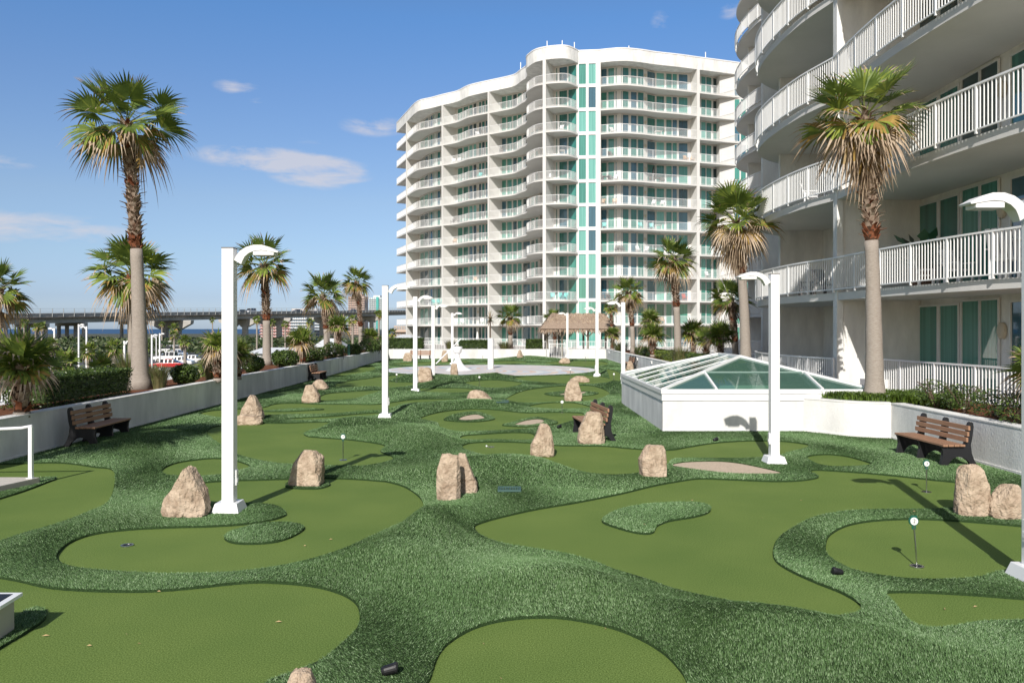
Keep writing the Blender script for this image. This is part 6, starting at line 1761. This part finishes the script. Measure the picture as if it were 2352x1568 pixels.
FURN = [(1270, 2, 'turquoise', 'bulge'), (1286, 2, 'turquoise', 'bulge'), (1300, 2, 'turquoise', 'bulge'), (985, 2, 'turquoise', 'left'), (995, 2, 'turquoise', 'left'), (1005, 2, 'turquoise', 'left'),
        (1475, 5, 'turquoise', 'right'), (1500, 5, 'turquoise', 'right'), (1390, 5, 'turquoise', 'right'), (1470, 4, 'white', 'right'), (1488, 4, 'white', 'right'), (1418, 4, 'dark', 'right'), (1432, 4, 'dark', 'right'),
        (1384, 7, 'dark', 'right'), (1404, 7, 'dark', 'right'), (1416, 7, 'white', 'right'), (1500, 7, 'dark', 'right'), (1525, 7, 'dark', 'right'), (1405, 8, 'dark', 'right'), (1410, 9, 'white', 'right'), (1580, 8, 'tan', 'right'), (1595, 8, 'tan', 'right'),
        (1387, 6, 'tan', 'right'), (1414, 6, 'tan', 'right'), (1505, 6, 'white', 'right'), (1525, 6, 'white', 'right'), (1577, 2, 'red', 'right'), (1470, 2, 'red', 'right'), (1448, 2, 'dark', 'right'), (1400, 2, 'dark', 'right'),
        (1498, 1, 'tan', 'right'), (1512, 1, 'tan', 'right'), (1525, 1, 'tan', 'right'), (1257, 8, 'white', 'bulge'), (1290, 9, 'white', 'bulge'), (1262, 7, 'white', 'bulge'), (1276, 6, 'dark', 'bulge'), (1100, 10, 'dark', 'left'), (1085, 10, 'white', 'left'), (1030, 9, 'white', 'left'), (1042, 9, 'white', 'left'),
        (1140, 9, 'dark', 'left'), (1090, 8, 'turquoise', 'left'), (1028, 6, 'dark', 'left'), (1040, 6, 'dark', 'left'), (1032, 5, 'tan', 'left'), (1036, 3, 'dark', 'left'), (1048, 3, 'dark', 'left'), (1080, 3, 'tan', 'left'), (1040, 2, 'dark', 'left'), (1150, 2, 'dark', 'left'), (1160, 1, 'white', 'left'),
        (1035, 1, 'white', 'left'), (1050, 1, 'white', 'left'), (1095, 1, 'white', 'left'), (1630, 3, 'white', 'right'), (1660, 2, 'dark', 'right'), (1650, 6, 'white', 'right')]
lines = {'left': (left_w, .75, .85), 'bulge': (bulge, 0, 1.15), 'right': (right_w, 0, 1.15)}
names = {'left': 'left curved wing', 'bulge': 'round central bay', 'right': 'right hand wing'}
cntk = {}
fur_sorted = sorted(FURN, key=lambda q: (q[3], q[1], q[0]))
for px, k, kind, wn_ in fur_sorted:
    ln_, ox, oy = lines[wn_]; q = at_len(ln_, polylen(ln_), s_at_px(ln_, px))
    key = (kind, k, wn_); cntk[key] = cntk.get(key, 0) + 1; tot_ = sum(1 for f in fur_sorted if (f[2], f[1], f[3]) == key)
    pos = '' if tot_ == 1 else (['left', 'right'][cntk[key] - 1] if tot_ == 2 else ['left', 'middle', 'right', 'rightmost'][cntk[key] - 1])
    lb = '%s%s chair on the %s floor balcony of the tower\'s %s' % (pos + ' ' if pos else '', kind, nth[k - 2] if k > 1 else 'first', names[wn_])
    balc_chair(kind, COLS[kind], (q[0] + ox, q[1] + oy, TZ0 + FH * k), rng.uniform(-.5, .5) + math.pi * 0, lb, 'chairs on the balconies')
for px, k in ((1394, 7), (1512, 7), (1515, 5), (1395, 2), (1290, 8), (1515, 9)):
    ln_ = right_w if px > 1376 else bulge; q = at_len(ln_, polylen(ln_), s_at_px(ln_, px))
    balc_table((q[0], q[1] + 1.2, TZ0 + FH * k), 'table on the tower\'s %s floor balcony, %s' % (nth[k - 2], {1394: 'between chairs', 1512: 'mid right wing', 1515: 'mid right wing', 1395: 'by the stair glass', 1290: 'in the round bay'}[px]), MATS['chair_dark'] if k in (7, 2) else None)
# closed parasols
def parasol(loc, lb, m, open_=False):
    r_ = thing('closed_parasol', lb, 'parasol', loc)
    mb = MB(); mb.tube([(0, 0, 0), (0, 0, 2.5)], .025, 8); mb.build('pole', m, r_, world=False)
    mb = MB(); mb.tube([(0, 0, 1.0), (0, 0, 1.25), (0, 0, 2.2), (0, 0, 2.45)], [.24, .20, .09, .03], 10); mb.build('canopy', m, r_, world=False)
q = at_len(left_w, polylen(left_w), s_at_px(left_w, 1084)); parasol((q[0] + .8, q[1] + .9, TZ0), 'closed white parasol on the ground terrace of the tower, left of the spiky plant', frame_white)
q = at_len(right_w, polylen(right_w), s_at_px(right_w, 1515)); parasol((q[0] - .6, q[1] + 1.3, TZ0 + FH * 7), 'closed dark parasol on a seventh floor balcony of the right hand wing', black_plastic)
# first floor balcony of the near wing: white slatted chairs, table, potted plant
zf = NZ[1]
for i, (x, y, rz, sc_, lb) in enumerate([(12.0, 21.4, .4, 1.0, 'white slatted armchair on the near balcony, low one with its back to the palm'), (12.0, 19.2, 2.2, 1.25, 'tall white slatted chair at the near balcony table, left one'), (12.15, 18.2, -.6, 1.25, 'tall white slatted chair at the near balcony table, right one'), (11.6, 22.3, 1.0, .8, 'small white stool chair on the near balcony close to the palm trunk')]):
    c = balc_chair('white', COLS['white'], (x, y, zf), rz, lb, 'chairs on the near balcony'); c.scale = (sc_,) * 3
balc_table((12.3, 18.7, zf), 'high white table on the near balcony behind the balustrade', None, .98)
root = thing('potted_plant', 'large dark green leafy potted plant on the near balcony', 'potted plant', (12.0, 23.3, zf)); root.scale = (1.45, 1.45, 1.35)
mb = MB(); mb.tube([(0, 0, 0), (0, 0, .45)], [.20, .28], 14); mb.build('pot', mat('pot_brown', (.16, .09, .06), rough=.7), root, world=False)
rq = random.Random(8); mb = MB()
for i in range(34):
    a = rq.uniform(0, 6.28); el_ = rq.uniform(.3, 1.4); L_ = rq.uniform(.5, 1.15); d_ = Vector((math.cos(a) * math.cos(el_), math.sin(a) * math.cos(el_), math.sin(el_))); b = Vector((0, 0, .45)); p = b + d_ * L_ * .55
    sd2 = d_.cross(Vector((0, 0, 1))).normalized() * .13; t = p + d_ * L_ * .45 + Vector((0, 0, -.18)); m_ = p.lerp(t, .45)
    mb.bar(b, p, .018, .018, 0); mb.add([p, m_ + sd2, t, m_ - sd2], [(0, 1, 2, 3)], rq.choice([0, 1]))
mb.build('leaves', [mat('dark_leaf', (.03, .11, .045), rough=.35), shrub_d], root, world=False)
for i, (x, y, k) in enumerate([(10.9, 29.0, 2), (11.2, 27.6, 2)]):
    balc_chair('white', COLS['white'], (x, y, NZ[k]), 1.2 + i, ['white chair behind the third level balustrade of the near wing, farther one', 'white chair behind the third level balustrade of the near wing, nearer one'][i], 'chairs on the near wing')
balc_chair('dark', COLS['dark'], (11.2, 28.5, NZ[1]), .4, 'dark armchair in shade on the near wing, left of the column', 'chairs on the near wing')
balc_chair('dark', COLS['dark'], (11.2, 30.3, NZ[1]), 1.4, 'dark armchair in shade on the near wing, far end beyond the column', 'chairs on the near wing')
